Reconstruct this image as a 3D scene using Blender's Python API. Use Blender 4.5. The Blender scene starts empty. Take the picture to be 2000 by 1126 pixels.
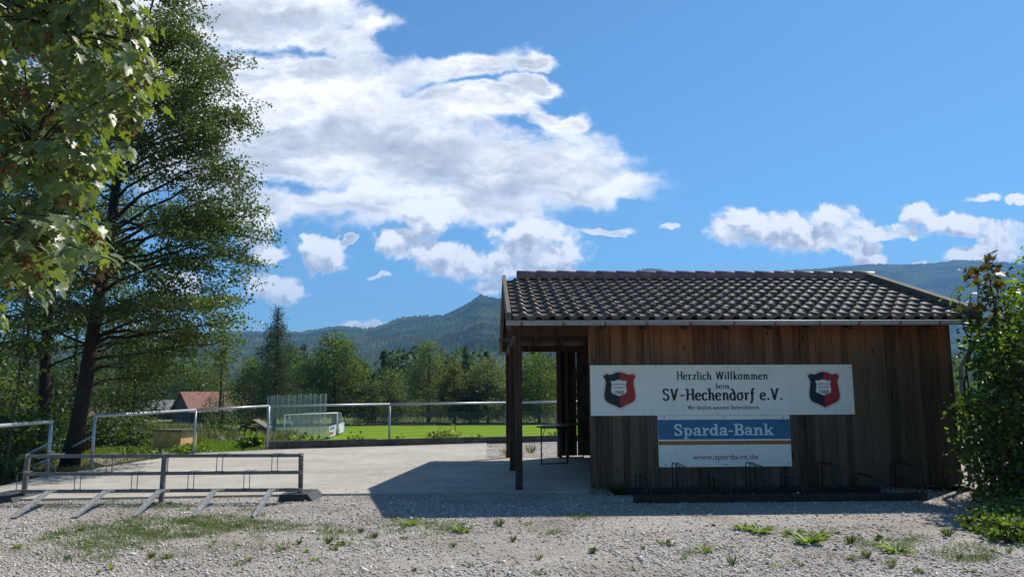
import bpy, bmesh, math, random
import numpy as np
from mathutils import Vector, Matrix

SC = bpy.context.scene
COL = SC.collection
rnd = random.Random(7)
R = math.radians
# ------------------------------------------------------------------ camera
F, PITCH, ROLL, EYE = 1453.93, 0.13955, -0.00447, 1.6
cam = bpy.data.cameras.new('camera')
cam_o = bpy.data.objects.new('camera', cam)
COL.objects.link(cam_o)
cam.sensor_width = 36.0
cam.lens = F / 2000.0 * 36.0
cam.clip_start = 0.1
cam.clip_end = 40000.0
cam_o.matrix_world = (Matrix.Translation((0, 0, EYE)) @ Matrix.Rotation(math.pi / 2 + PITCH, 4, 'X')
                      @ Matrix.Rotation(ROLL, 4, 'Z'))
SC.camera = cam_o
# ------------------------------------------------------------------ light
SUN_EL, SUN_AZ = R(51.0), R(44.0)          # azimuth from +Y (away from camera) towards +X
SUN_DIR = Vector((math.sin(SUN_AZ) * math.cos(SUN_EL), math.cos(SUN_AZ) * math.cos(SUN_EL), math.sin(SUN_EL)))
sun = bpy.data.lights.new('sun', 'SUN')
sun.energy = 5.0
sun.angle = R(0.53)
sun.color = (1.0, 0.95, 0.87)
sun_o = bpy.data.objects.new('sun', sun)
COL.objects.link(sun_o)
sun_o.rotation_euler = SUN_DIR.to_track_quat('Z', 'Y').to_euler()
sun_o.location = (20, 20, 40)
SC.view_settings.view_transform = 'Standard'
SC.view_settings.look = 'None'
SC.view_settings.exposure = 0.43
SC.view_settings.gamma = 1.0
SC.render.engine = 'CYCLES'
SC.cycles.use_denoising = True
SC.cycles.max_bounces = 8
SC.cycles.transparent_max_bounces = 24
SC.cycles.volume_bounces = 0


# ------------------------------------------------------------------ pixel <-> world measuring helpers
def ray(px, py):
    a, b = px - 1000.0, py - 563.0
    c, s = math.cos(-ROLL), math.sin(-ROLL)
    x, y = a * c - b * s, a * s + b * c
    cp, sp = math.cos(PITCH), math.sin(PITCH)
    return Vector((x / F, cp + y / F * sp, sp - y / F * cp))


def at(px, py, Y):
    d = ray(px, py)
    return d * (Y / d.y) + Vector((0, 0, EYE))


def gnd(px, py, z=0.0):
    d = ray(px, py)
    return d * ((z - EYE) / d.z) + Vector((0, 0, EYE))


YAW, SX, SY = 0.03392, 1.30099, 12.83941
CY, SYN = math.cos(YAW), math.sin(YAW)


def shed(u, v, z):
    return Vector((SX + u * CY - v * SYN, SY + u * SYN + v * CY, z))


def shedpt(px, py, v):
    """pixel seen on the shed plane v -> (u, z)"""
    d = ray(px, py)
    t = (v - (-SX * -SYN + -SY * CY)) / (d.x * -SYN + d.y * CY)
    P = d * t + Vector((0, 0, EYE))
    return (P.x - SX) * CY + (P.y - SY) * SYN, P.z


# ------------------------------------------------------------------ node helper
class NT:
    def __init__(self, tree):
        self.t = tree

    def n(self, typ, **kw):
        nd = self.t.nodes.new(typ)
        for k, v in kw.items():
            if k.startswith('i_'):
                nd.inputs[k[2:].replace('_', ' ')].default_value = v
            else:
                setattr(nd, k, v)
        return nd

    def l(self, a, b):
        self.t.links.new(a, b)

    def _in(self, sock, v):
        if isinstance(v, bpy.types.NodeSocket):
            self.l(v, sock)
        elif v is not None:
            sock.default_value = v

    def math(self, op, a, b=None, c=None, clamp=False):
        nd = self.t.nodes.new('ShaderNodeMath')
        nd.operation = op
        nd.use_clamp = clamp
        self._in(nd.inputs[0], a)
        self._in(nd.inputs[1], b)
        self._in(nd.inputs[2], c)
        return nd.outputs[0]

    def vmath(self, op, a, b=None):
        nd = self.t.nodes.new('ShaderNodeVectorMath')
        nd.operation = op
        self._in(nd.inputs[0], a)
        self._in(nd.inputs[1], b)
        return nd.outputs['Value'] if op in ('LENGTH', 'DOT_PRODUCT', 'DISTANCE') else nd.outputs['Vector']

    def noise(self, vec, scale, detail=4.0, rough=0.55, color=False, dist=0.0):
        nd = self.t.nodes.new('ShaderNodeTexNoise')
        self._in(nd.inputs['Vector'], vec)
        nd.inputs['Scale'].default_value = scale
        nd.inputs['Detail'].default_value = detail
        nd.inputs['Roughness'].default_value = rough
        nd.inputs['Distortion'].default_value = dist
        return nd.outputs['Color'] if color else nd.outputs[0]

    def vor(self, vec, scale, feature='F1', out='Distance', detail=0.0):
        nd = self.t.nodes.new('ShaderNodeTexVoronoi')
        nd.feature = feature
        self._in(nd.inputs['Vector'], vec)
        nd.inputs['Scale'].default_value = scale
        if 'Detail' in nd.inputs:
            nd.inputs['Detail'].default_value = detail
        return nd.outputs[out]

    def ramp(self, fac, stops, interp='LINEAR'):
        nd = self.t.nodes.new('ShaderNodeValToRGB')
        nd.color_ramp.interpolation = interp
        el = nd.color_ramp.elements
        while len(el) < len(stops):
            el.new(0.5)
        for e, (p, c) in zip(el, stops):
            e.position = p
            e.color = (c, c, c, 1) if isinstance(c, (int, float)) else (*c, 1)
        self._in(nd.inputs[0], fac)
        return nd.outputs[0]

    def mix(self, fac, a, b, blend='MIX'):
        nd = self.t.nodes.new('ShaderNodeMix')
        nd.data_type = 'RGBA'
        nd.blend_type = blend
        self._in(nd.inputs[0], fac)
        for s, v in ((nd.inputs[6], a), (nd.inputs[7], b)):
            if isinstance(v, tuple) and len(v) == 3:
                v = (*v, 1)
            self._in(s, v)
        return nd.outputs[2]

    def smooth(self, x, lo, hi, a=0.0, b=1.0):
        nd = self.t.nodes.new('ShaderNodeMapRange')
        nd.interpolation_type = 'SMOOTHSTEP'
        self._in(nd.inputs[0], x)
        for i, v in enumerate((lo, hi, a, b)):
            nd.inputs[i + 1].default_value = v
        return nd.outputs[0]

    def mapping(self, vec, loc=(0, 0, 0), rot=(0, 0, 0), scale=(1, 1, 1), typ='POINT'):
        nd = self.t.nodes.new('ShaderNodeMapping')
        nd.vector_type = typ
        self._in(nd.inputs[0], vec)
        nd.inputs['Location'].default_value = loc
        nd.inputs['Rotation'].default_value = rot
        nd.inputs['Scale'].default_value = scale
        return nd.outputs[0]

    def attr(self, name, out='Fac'):
        nd = self.t.nodes.new('ShaderNodeAttribute')
        nd.attribute_name = name
        return nd.outputs[out]

    def bump(self, h, strength=0.5, dist=0.01):
        nd = self.t.nodes.new('ShaderNodeBump')
        nd.inputs['Strength'].default_value = strength
        nd.inputs['Distance'].default_value = dist
        self._in(nd.inputs['Height'], h)
        return nd.outputs[0]


# ------------------------------------------------------------------ world: Nishita sky with procedural clouds
STRAT = [  # cx, cy, rx, ry, rot(deg): the big layered cloud
    (500, 45, 300, 88, 4), (330, 130, 330, 120, 0), (600, 165, 330, 95, 3), (590, 285, 370, 165, 0),
    (850, 135, 215, 45, -6), (930, 215, 215, 82, 6), (930, 330, 360, 92, 2), (770, 385, 400, 60, 2),
    (1110, 350, 165, 56, 4), (1045, 118, 70, 24, 0), (1030, 165, 90, 26, 8), (480, 400, 150, 60, 0),
    (1180, 450, 50, 10, 0), (1110, 235, 45, 22, 0), (1925, 386, 50, 12, -14), (1440, 575, 0.1, 0.1, 0),
    (725, 630, 60, 16, 0), (1300, 451, 26, 8, 0), (668, 482, 24, 7, -20), (745, 548, 22, 5, 0), (1590, 400, 0.1, 0.1, 0)]
STRAT_NEG = [(900, 160, 140, 30, -4), (585, 370, 120, 30, 3), (1010, 243, 90, 24, 4), (520, 88, 170, 24, 4), (1070, 205, 70, 22, 0), (770, 70, 50, 40, 0), (1130, 150, 60, 60, 0)]
CUMUL = [
    (505, 440, 62, 50, 0), (525, 495, 52, 36, 0), (625, 498, 78, 46, 22), (535, 562, 80, 42, 5), (345, 565, 70, 46, 0),
    (830, 428, 82, 46, 14), (790, 478, 88, 46, 10), (880, 505, 125, 44, 8), (1050, 480, 140, 66, 8), (985, 522, 130, 34, 4),
    (960, 560, 44, 22, 0), (1448, 438, 92, 52, -6), (1530, 452, 92, 46, 0), (1640, 442, 86, 62, 0), (1580, 470, 130, 42, 4),
    (1690, 497, 62, 36, 14), (1785, 422, 52, 34, 0), (1740, 455, 110, 22, -5), (1890, 440, 140, 28, 4), (1965, 462, 70, 38, 0),
    (1925, 500, 95, 26, 0), (1815, 515, 40, 14, 0),
    (2150, 430, 160, 60, 0), (-150, 500, 200, 90, 0), (1992, 392, 30, 16, 0), (1090, 528, 70, 14, 0)]


def build_world():
    w = bpy.data.worlds.new('World')
    SC.world = w
    w.use_nodes = True
    w.node_tree.nodes.clear()
    g = NT(w.node_tree)
    sky = g.n('ShaderNodeTexSky', sky_type='NISHITA', sun_disc=False, sun_elevation=SUN_EL, sun_rotation=SUN_AZ,
              altitude=650.0, air_density=1.0, dust_density=0.35, ozone_density=2.2)
    tc = g.n('ShaderNodeTexCoord').outputs['Generated']
    sep = g.n('ShaderNodeSeparateXYZ')
    g.l(tc, sep.inputs[0])
    yy = g.math('MAXIMUM', sep.outputs[1], 0.12)
    comb = g.n('ShaderNodeCombineXYZ')
    g.l(g.math('DIVIDE', sep.outputs[0], yy), comb.inputs[0])
    g.l(g.math('DIVIDE', sep.outputs[2], yy), comb.inputs[1])
    P = comb.outputs[0]

    def ell(g, p, lst):
        acc = None
        for cx, cy, rx, ry, rot in lst:
            if rx < 1:
                continue
            d = ray(cx, cy)
            k = 1.0 / (F * d.y)
            m = g.mapping(p, (d.x / d.y, d.z / d.y, 0), (0, 0, R(-rot)), (rx * k, ry * k, 1), 'TEXTURE')
            e = g.math('SUBTRACT', 1.0, g.vmath('LENGTH', m))
            acc = e if acc is None else g.math('SMOOTH_MAX', acc, e, 0.12)
        return acc

    # layered cloud
    wob = g.vmath('SCALE', g.vmath('SUBTRACT', g.noise(P, 6.0, 4, 0.6, True), (0.5, 0.5, 0.5)))
    wob.node.inputs['Scale'].default_value = 0.085
    Pw = g.vmath('ADD', P, wob)
    wob2 = g.vmath('SCALE', g.vmath('SUBTRACT', g.noise(P, 34.0, 5, 0.65, True), (0.5, 0.5, 0.5)))
    wob2.node.inputs['Scale'].default_value = 0.022
    Pf = g.vmath('ADD', g.vmath('ADD', P, g.vmath('SCALE', wob)), wob2)
    Pf.node.inputs[0].links[0].from_node.inputs[1].links[0].from_node.inputs['Scale'].default_value = 0.35

    def sden(off):
        q = g.mapping(Pf, loc=(off[0], off[1] * 1.75, 0), scale=(0.9, 1.75, 1))
        return g.noise(q, 9.0, 10, 0.64)
    fb = sden((0, 0))
    SA = g.math('MULTIPLY', ell(g, g.vmath('ADD', Pw, wob2), STRAT), 1.7)
    NA = g.math('MAXIMUM', ell(g, g.vmath('ADD', Pw, wob2), STRAT_NEG), 0.0)
    SA = g.math('SUBTRACT', g.math('MINIMUM', SA, 0.80), g.math('MULTIPLY', NA, 0.95))
    D1 = g.math('ADD', SA, g.math('MULTIPLY', g.math('SUBTRACT', fb, 0.52), 2.6))
    A1 = g.math('MULTIPLY', g.smooth(D1, -0.18, 0.62), g.smooth(sep.outputs[1], 0.12, 0.25))
    fb2 = sden((0.006, 0.018))
    q3 = g.mapping(Pw, loc=(0.02, 0.11, 0), scale=(0.7, 1.9, 1))
    lo = g.noise(q3, 5.0, 8, 0.62)
    relief = g.math('MULTIPLY', g.math('SUBTRACT', fb, fb2), 1.1)
    thick = g.smooth(D1, 0.15, 0.9)
    gre = g.math('MULTIPLY', thick, g.smooth(lo, 0.38, 0.58))
    L1 = g.math('ADD', g.math('SUBTRACT', 1.0, g.math('MULTIPLY', gre, 0.52)), relief)
    # cumulus heaps (evaluated at the point and a little towards the sun)
    gt = bpy.data.node_groups.new('cumulus_density', 'ShaderNodeTree')
    gt.interface.new_socket('P', in_out='INPUT', socket_type='NodeSocketVector')
    gt.interface.new_socket('D', in_out='OUTPUT', socket_type='NodeSocketFloat')
    h = NT(gt)
    gi, go = h.n('NodeGroupInput'), h.n('NodeGroupOutput')
    p = gi.outputs[0]
    wv = h.vmath('SCALE', h.vmath('SUBTRACT', h.noise(p, 26.0, 6, 0.62, True), (0.5, 0.5, 0.5)))
    wv.node.inputs['Scale'].default_value = 0.036
    q = h.vmath('ADD', p, wv)
    SB = h.math('MULTIPLY', ell(h, q, CUMUL), 1.65)
    vo = h.vor(q, 34.0, 'SMOOTH_F1', detail=2.0)
    fbm = h.noise(q, 24.0, 7, 0.6)
    vo2 = h.vor(q, 80.0, 'SMOOTH_F1', detail=1.0)
    bil = h.math('ADD', h.math('ADD', h.math('MULTIPLY', h.math('SUBTRACT', 0.42, vo), 0.6), h.math('MULTIPLY', h.math('SUBTRACT', 0.42, vo2), 0.42)), h.math('MULTIPLY', h.math('SUBTRACT', fbm, 0.5), 1.35))
    h.l(h.math('ADD', h.math('MINIMUM', SB, 0.85), bil), go.inputs[0])
    g1, g2 = g.n('ShaderNodeGroup', node_tree=gt), g.n('ShaderNodeGroup', node_tree=gt)
    g.l(P, g1.inputs[0])
    g.l(g.vmath('ADD', P, (0.008, 0.020, 0)), g2.inputs[0])
    D2, D2s = g1.outputs[0], g2.outputs[0]
    A2 = g.math('MULTIPLY', g.smooth(D2, -0.04, 0.46), g.smooth(sep.outputs[1], 0.12, 0.25))
    L2 = g.math('SUBTRACT', 1.0, g.math('MULTIPLY', g.smooth(D2s, 0.0, 0.9), 0.5))
    rel = g.math('MINIMUM', g.math('MAXIMUM', g.math('SUBTRACT', D2, D2s), -0.6), 0.6)
    L2 = g.math('ADD', L2, g.math('MULTIPLY', rel, 0.42))
    L2 = g.math('MINIMUM', g.math('MAXIMUM', L2, 0.45), 1.05)
    A1 = g.math('MULTIPLY', A1, 1.0, clamp=True)
    L = g.math('ADD', g.math('MULTIPLY', L1, g.math('SUBTRACT', 1.0, A2)), g.math('MULTIPLY', L2, A2))
    L = g.math('MINIMUM', g.math('MAXIMUM', L, 0.38), 1.05)
    A = g.math('SUBTRACT', 1.0, g.math('MULTIPLY', g.math('SUBTRACT', 1.0, A1), g.math('SUBTRACT', 1.0, A2)))
    ccol = g.ramp(L, [(0.35, (0.34, 0.37, 0.43)), (0.65, (0.60, 0.63, 0.69)), (1.0, (1.0, 1.0, 1.0))])
    b1 = g.n('ShaderNodeBackground')
    tint = g.mix(1.0, sky.outputs[0], SKY_TINT, 'MULTIPLY')
    g.l(tint, b1.inputs[0])
    b1.inputs[1].default_value = SKY_STRENGTH
    b2 = g.n('ShaderNodeBackground')
    g.l(ccol, b2.inputs[0])
    b2.inputs[1].default_value = 1.0
    ms = g.n('ShaderNodeMixShader')
    g.l(A, ms.inputs[0])
    g.l(b1.outputs[0], ms.inputs[1])
    g.l(b2.outputs[0], ms.inputs[2])
    out = g.n('ShaderNodeOutputWorld')
    g.l(ms.outputs[0], out.inputs[0])
    w.cycles.sampling_method = 'MANUAL'
    w.cycles.sample_map_resolution = 512


SKY_STRENGTH = 0.094
SKY_TINT = (0.55, 0.94, 1.13)
build_world()


# ------------------------------------------------------------------ object helpers
def link(name, me, parent=None, mat=None):
    o = bpy.data.objects.new(name, me)
    COL.objects.link(o)
    if mat is not None:
        for m in (mat if isinstance(mat, (list, tuple)) else [mat]):
            me.materials.append(m)
    if parent is not None:
        o.parent = parent
        o.matrix_parent_inverse = parent.matrix_world.inverted()
    return o


def tag(o, label=None, cat=None, group=None, kind=None):
    if label:
        o['label'] = label
    if cat:
        o['category'] = cat
    if group:
        o['group'] = group
    if kind:
        o['kind'] = kind
    return o


def thing(name, label, cat, loc=(0, 0, 0), rz=0.0, group=None):
    o = bpy.data.objects.new(name, None)
    COL.objects.link(o)
    o.empty_display_size = 0.2
    o.location = loc
    o.rotation_euler = (0, 0, rz)
    o.matrix_world = Matrix.Translation(loc) @ Matrix.Rotation(rz, 4, 'Z')
    return tag(o, label, cat, group)


def copy_tree(o, parent=None):
    c = o.copy()
    COL.objects.link(c)
    if parent is not None:
        c.parent = parent
    for ch in list(o.children):
        copy_tree(ch, c)
    return c


def npmesh(name, V, T, attrs=None, smooth=False, matidx=None):
    """triangle or quad soup from numpy arrays"""
    V = np.ascontiguousarray(V, dtype=np.float32)
    T = np.ascontiguousarray(T, dtype=np.int32)
    k = T.shape[1]
    me = bpy.data.meshes.new(name)
    me.vertices.add(len(V))
    me.vertices.foreach_set('co', V.ravel())
    me.loops.add(T.size)
    me.loops.foreach_set('vertex_index', T.ravel())
    me.polygons.add(len(T))
    me.polygons.foreach_set('loop_start', np.arange(len(T), dtype=np.int32) * k)
    try:
        me.polygons.foreach_set('loop_total', np.full(len(T), k, dtype=np.int32))
    except Exception:
        pass
    if smooth:
        me.polygons.foreach_set('use_smooth', np.ones(len(T), dtype=bool))
    if matidx is not None:
        me.polygons.foreach_set('material_index', np.asarray(matidx, dtype=np.int32))
    for an, av in (attrs or {}).items():
        a = me.attributes.new(an, 'FLOAT', 'POINT')
        a.data.foreach_set('value', np.asarray(av, dtype=np.float32))
    me.update(calc_edges=True)
    me.validate()
    return me


class MB:
    """collects simple solids into one mesh; every solid gets its own random tone in attribute 'tone'"""

    def __init__(self):
        self.v, self.f, self.t, self.m = [], [], [], []
        self.sm = []

    def add(self, verts, faces, tone=None, mi=0, smooth=False):
        b = len(self.v)
        t = rnd.random() if tone is None else tone
        self.v += [tuple(p) for p in verts]
        self.t += [t] * len(verts)
        for f in faces:
            self.f.append([b + i for i in f])
            self.m.append(mi)
            self.sm.append(smooth)
        return self

    def hexa(self, p, tone=None, mi=0):
        return self.add(p, [(0, 3, 2, 1), (4, 5, 6, 7), (0, 1, 5, 4), (1, 2, 6, 5), (2, 3, 7, 6), (3, 0, 4, 7)], tone, mi)

    def box(self, lo, hi, tone=None, mi=0, fn=None, cham=0.0):
        x0, y0, z0 = lo
        x1, y1, z1 = hi
        if cham > 0:
            return self.cbox(lo, hi, cham, tone, mi, fn)
        p = [(x0, y0, z0), (x1, y0, z0), (x1, y1, z0), (x0, y1, z0), (x0, y0, z1), (x1, y0, z1), (x1, y1, z1), (x0, y1, z1)]
        if fn:
            p = [fn(*q) for q in p]
        return self.hexa(p, tone, mi)

    def cbox(self, lo, hi, c, tone=None, mi=0, fn=None):
        bm = bmesh.new()
        bmesh.ops.create_cube(bm, size=1)
        for v in bm.verts:
            v.co = Vector([lo[i] if v.co[i] < 0 else hi[i] for i in range(3)])
        bmesh.ops.bevel(bm, geom=list(bm.edges), offset=c, segments=1, affect='EDGES')
        vs = [tuple(v.co) for v in bm.verts]
        if fn:
            vs = [fn(*q) for q in vs]
        for i, v in enumerate(bm.verts):
            v.index = i
        fs = [[v.index for v in f.verts] for f in bm.faces]
        bm.free()
        return self.add(vs, fs, tone, mi)

    def beam(self, a, b, w, h, tone=None, mi=0, up=(0, 0, 1)):
        a, b = Vector(a), Vector(b)
        d = (b - a).normalized()
        s = d.cross(Vector(up))
        if s.length < 1e-4:
            s = d.cross(Vector((1, 0, 0)))
        s.normalize()
        n = s.cross(d).normalized()
        p = []
        for e in (a, b):
            for i, j in ((-1, -1), (1, -1), (1, 1), (-1, 1)):
                p.append(e + s * (i * w / 2) + n * (j * h / 2))
        return self.hexa(p, tone, mi)

    def tube(self, pts, rad, n=8, tone=None, mi=0, caps=True, smooth=True):
        V, Fc = tube(pts, rad, n, caps)
        return self.add(V, Fc, tone, mi, smooth)

    def build(self, name, mat, parent=None):
        me = bpy.data.meshes.new(name)
        me.from_pydata([tuple(p) for p in self.v], [], self.f)
        a = me.attributes.new('tone', 'FLOAT', 'POINT')
        a.data.foreach_set('value', np.asarray(self.t, dtype=np.float32))
        me.polygons.foreach_set('material_index', np.asarray(self.m, dtype=np.int32))
        me.polygons.foreach_set('use_smooth', np.asarray(self.sm, dtype=bool))
        me.update()
        return link(name, me, parent, mat)


def tube(pts, rad, n=8, caps=True):
    pts = [Vector(p) for p in pts]
    if not isinstance(rad, (list, tuple)):
        rad = [rad] * len(pts)
    V, Fc = [], []
    ref = None
    for i, p in enumerate(pts):
        d = (pts[min(i + 1, len(pts) - 1)] - pts[max(i - 1, 0)]).normalized()
        if ref is None:
            ref = d.orthogonal().normalized()
        ref = (ref - d * ref.dot(d))
        if ref.length < 1e-5:
            ref = d.orthogonal()
        ref.normalize()
        s = d.cross(ref)
        for k in range(n):
            a = 2 * math.pi * k / n
            V.append(p + (ref * math.cos(a) + s * math.sin(a)) * rad[i])
    for i in range(len(pts) - 1):
        for k in range(n):
            k2 = (k + 1) % n
            Fc.append((i * n + k, i * n + k2, (i + 1) * n + k2, (i + 1) * n + k))
    if caps:
        Fc.append(tuple(reversed(range(n))))
        Fc.append(tuple(range((len(pts) - 1) * n, len(pts) * n)))
    return V, Fc


def bez(a, b, sag=0.0, n=6, wob=0.0, rg=rnd):
    a, b = Vector(a), Vector(b)
    out = []
    L = (b - a).length
    for i in range(n + 1):
        t = i / n
        p = a.lerp(b, t)
        p.z += sag * 4 * t * (1 - t)
        if 0 < i < n and wob:
            p += Vector([rg.uniform(-1, 1) for _ in range(3)]) * wob * L
        out.append(p)
    return out


# ------------------------------------------------------------------ leaves
def tmpl(kind):
    if kind == 'rhomb':
        v = [(0, 0, 0), (-.36, .48, .10), (.36, .48, .10), (0, 1, -.04)]
        t = [(0, 3, 1), (0, 2, 3)]
    elif kind == 'lance':
        v = [(0, 0, 0), (-.13, .4, .05), (-.12, .75, -.02), (0, 1, -.16), (.12, .75, -.02), (.13, .4, .05), (0, .5, -.02)]
        t = [(6, 1, 0), (6, 2, 1), (6, 3, 2), (6, 4, 3), (6, 5, 4), (6, 0, 5)]
    elif kind == 'blade':
        v = [(-.035, 0, 0), (.035, 0, 0), (.025, .55, .06), (0, 1, .28)]
        t = [(0, 1, 2), (0, 2, 3)]
    elif kind == 'ovate':
        v = [(0, 0, 0), (-.28, .22, .07), (-.36, .5, .09), (-.2, .8, .03), (0, 1, -.1), (.2, .8, .03), (.36, .5, .09), (.28, .22, .07), (0, .5, 0)]
        t = [(8, i, i + 1) for i in range(0, 7)] + [(8, 7, 0)]
        t = [(a, c, b) for a, b, c in t]
    else:  # maple
        P = [(0, .06), (-.14, -.03), (-.40, -.06), (-.31, .13), (-.60, .32), (-.40, .38), (-.39, .52), (-.18, .50), (-.20, .76), (0, 1.0),
             (.20, .76), (.18, .50), (.39, .52), (.40, .38), (.60, .32), (.31, .13), (.40, -.06), (.14, -.03)]
        v = [(x, y, .16 * abs(x) - .14 * y * y - .25 * x * x) for x, y in P] + [(0, .36, -.05)]
        n = len(P)
        t = [(n, (i + 1) % n, i) for i in range(n)]
    return np.array(v, float), np.array(t, int)


def leaf_soup(kind, pos, ydir, nrm, size, tone):
    """instances of a leaf template: ydir = towards the tip, nrm = upper face"""
    tv, tt = tmpl(kind)
    pos, ydir, nrm = (np.asarray(a, float) for a in (pos, ydir, nrm))
    size = np.asarray(size, float)
    y = ydir / (np.linalg.norm(ydir, axis=1, keepdims=True) + 1e-9)
    x = np.cross(y, nrm)
    x /= (np.linalg.norm(x, axis=1, keepdims=True) + 1e-9)
    z = np.cross(x, y)
    V = pos[:, None] + size[:, None, None] * (tv[None, :, 0:1] * x[:, None] + tv[None, :, 1:2] * y[:, None] + tv[None, :, 2:3] * z[:, None])
    k = len(tv)
    T = (np.arange(len(pos))[:, None, None] * k + tt[None]).reshape(-1, 3)
    return V.reshape(-1, 3), T, np.repeat(tone, k)


def leaf_mesh(name, soups, smooth=False):
    Vs, Ts, As, b = [], [], [], 0
    for V, T, A in soups:
        Vs.append(V)
        Ts.append(T + b)
        As.append(A)
        b += len(V)
    return npmesh(name, np.concatenate(Vs), np.concatenate(Ts), {'tone': np.concatenate(As)}, smooth)


def unit(r, n):
    v = r.normal(size=(n, 3))
    return v / np.linalg.norm(v, axis=1, keepdims=True)


def twig_leaves(r, kind, centers, per, spread, size, flat=0.5, upbias=0.8, tone_c=None, droop=0.0):
    """clumps of leaves round twig centres (n,3)"""
    centers = np.asarray(centers, float)
    n = len(centers)
    c = np.repeat(centers, per, axis=0)
    off = r.normal(size=(n * per, 3)) * np.array([1, 1, flat]) * spread
    pos = c + off
    y = off / (np.linalg.norm(off, axis=1, keepdims=True) + 1e-6) + 0.7 * r.normal(size=off.shape)
    y[:, 2] -= droop
    nr = r.normal(size=off.shape) * 0.75
    nr[:, 2] += upbias
    s = size * r.uniform(0.6, 1.3, n * per)
    tc = np.repeat(r.uniform(0, 1, n) if tone_c is None else tone_c, per)
    tone = np.clip(0.6 * tc + 0.4 * r.uniform(0, 1, n * per), 0, 1)
    return leaf_soup(kind, pos, y, nr, s, tone)


# ------------------------------------------------------------------ materials
def mat(name):
    m = bpy.data.materials.new(name)
    m.use_nodes = True
    m.node_tree.nodes.clear()
    g = NT(m.node_tree)
    out = g.n('ShaderNodeOutputMaterial')
    b = g.n('ShaderNodeBsdfPrincipled')
    g.l(b.outputs[0], out.inputs[0])
    return m, g, b, out


def objco(g):
    return g.n('ShaderNodeTexCoord').outputs['Object']


def simple(name, col, rough=0.6, metal=0.0, var=0.15, scale=8.0, bump=0.0, spec=0.5):
    m, g, b, out = mat(name)
    co = objco(g)
    nz = g.noise(co, scale, 6, 0.6)
    c = g.mix(g.smooth(nz, 0.3, 0.7), tuple(x * (1 - var) for x in col), tuple(min(1, x * (1 + var)) for x in col))
    g.l(c, b.inputs['Base Color'])
    b.inputs['Roughness'].default_value = rough
    b.inputs['Metallic'].default_value = metal
    b.inputs['Specular IOR Level'].default_value = spec
    if bump:
        g.l(g.bump(g.noise(co, scale * 5, 4), bump, 0.01), b.inputs['Normal'])
    return m


def leafmat(name, cols, trans=0.45, rough=0.42, spec=0.4, tcol=None):
    m, g, b, out = mat(name)
    t = g.attr('tone')
    n = len(cols)
    c = g.ramp(t, [(i / (n - 1), col) for i, col in enumerate(cols)])
    g.l(c, b.inputs['Base Color'])
    b.inputs['Roughness'].default_value = rough
    b.inputs['Specular IOR Level'].default_value = spec
    tr = g.n('ShaderNodeBsdfTranslucent')
    tc = g.mix(1.0, c, tcol or (1.9, 2.1, 0.7), 'MULTIPLY')
    g.l(tc, tr.inputs[0])
    ms = g.n('ShaderNodeMixShader')
    ms.inputs[0].default_value = trans
    g.l(b.outputs[0], ms.inputs[1])
    g.l(tr.outputs[0], ms.inputs[2])
    g.l(ms.outputs[0], out.inputs[0])
    return m


def woodmat(name, top, low, zmid=1.7, zr=0.6, rough=0.8, grain=(9, 9, 0.7), var=0.75):
    """weathered boards: warm where kept dry, greyed by rain lower down; grain, knots, tone per board"""
    m, g, b, out = mat(name)
    co = objco(g)
    sep = g.n('ShaderNodeSeparateXYZ')
    g.l(co, sep.inputs[0])
    tone = g.attr('tone')
    shift = g.n('ShaderNodeCombineXYZ')
    g.l(g.math('MULTIPLY', tone, 37.0), shift.inputs[0])
    g.l(g.math('MULTIPLY', tone, 11.0), shift.inputs[2])
    cs = g.vmath('ADD', co, shift.outputs[0])
    gr = g.noise(g.mapping(cs, scale=grain), 5.0, 7, 0.65, dist=0.6)
    big = g.noise(co, 0.9, 4)
    f = g.smooth(g.math('ADD', sep.outputs[2], g.math('MULTIPLY', g.math('SUBTRACT', big, 0.5), 1.6)), zmid - zr, zmid + zr)
    base = g.mix(f, low, top)
    k = g.math('ADD', 0.48, g.math('MULTIPLY', tone, var))
    stk = g.noise(g.mapping(cs, scale=(14, 14, 0.35)), 3.0, 5, 0.6)
    k = g.math('MULTIPLY', k, g.smooth(stk, 0.36, 0.56, 0.55, 1.12))
    k = g.math('MULTIPLY', k, g.math('ADD', 0.45, g.math('MULTIPLY', gr, 1.25)))
    kn = g.vor(g.mapping(cs, scale=(5.5, 5.5, 2.2)), 1.0, 'F1')
    k = g.math('MULTIPLY', k, g.smooth(kn, 0.06, 0.17, 0.22, 1.0))
    c = g.mix(1.0, base, g.ramp(k, [(0, 0.0), (1, 1.0)]), 'MULTIPLY')
    g.l(c, b.inputs['Base Color'])
    b.inputs['Roughness'].default_value = rough
    b.inputs['Specular IOR Level'].default_value = 0.25
    g.l(g.bump(gr, 0.5, 0.004), b.inputs['Normal'])
    return m


def barkmat(name, col):
    m, g, b, out = mat(name)
    co = objco(g)
    v = g.vor(g.mapping(co, scale=(1, 1, 0.35)), 14.0, 'DISTANCE_TO_EDGE')
    nz = g.noise(g.mapping(co, scale=(1, 1, 0.3)), 9.0, 6)
    c = g.mix(nz, tuple(x * 0.5 for x in col), tuple(x * 1.4 for x in col))
    lich = g.smooth(g.noise(co, 2.3, 5), 0.55, 0.75)
    c = g.mix(g.math('MULTIPLY', lich, 0.5), c, (0.06, 0.062, 0.05))
    g.l(c, b.inputs['Base Color'])
    b.inputs['Roughness'].default_value = 0.9
    b.inputs['Specular IOR Level'].default_value = 0.2
    g.l(g.bump(g.smooth(v, 0.0, 0.14), 0.7, 0.02), b.inputs['Normal'])
    return m


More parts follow.
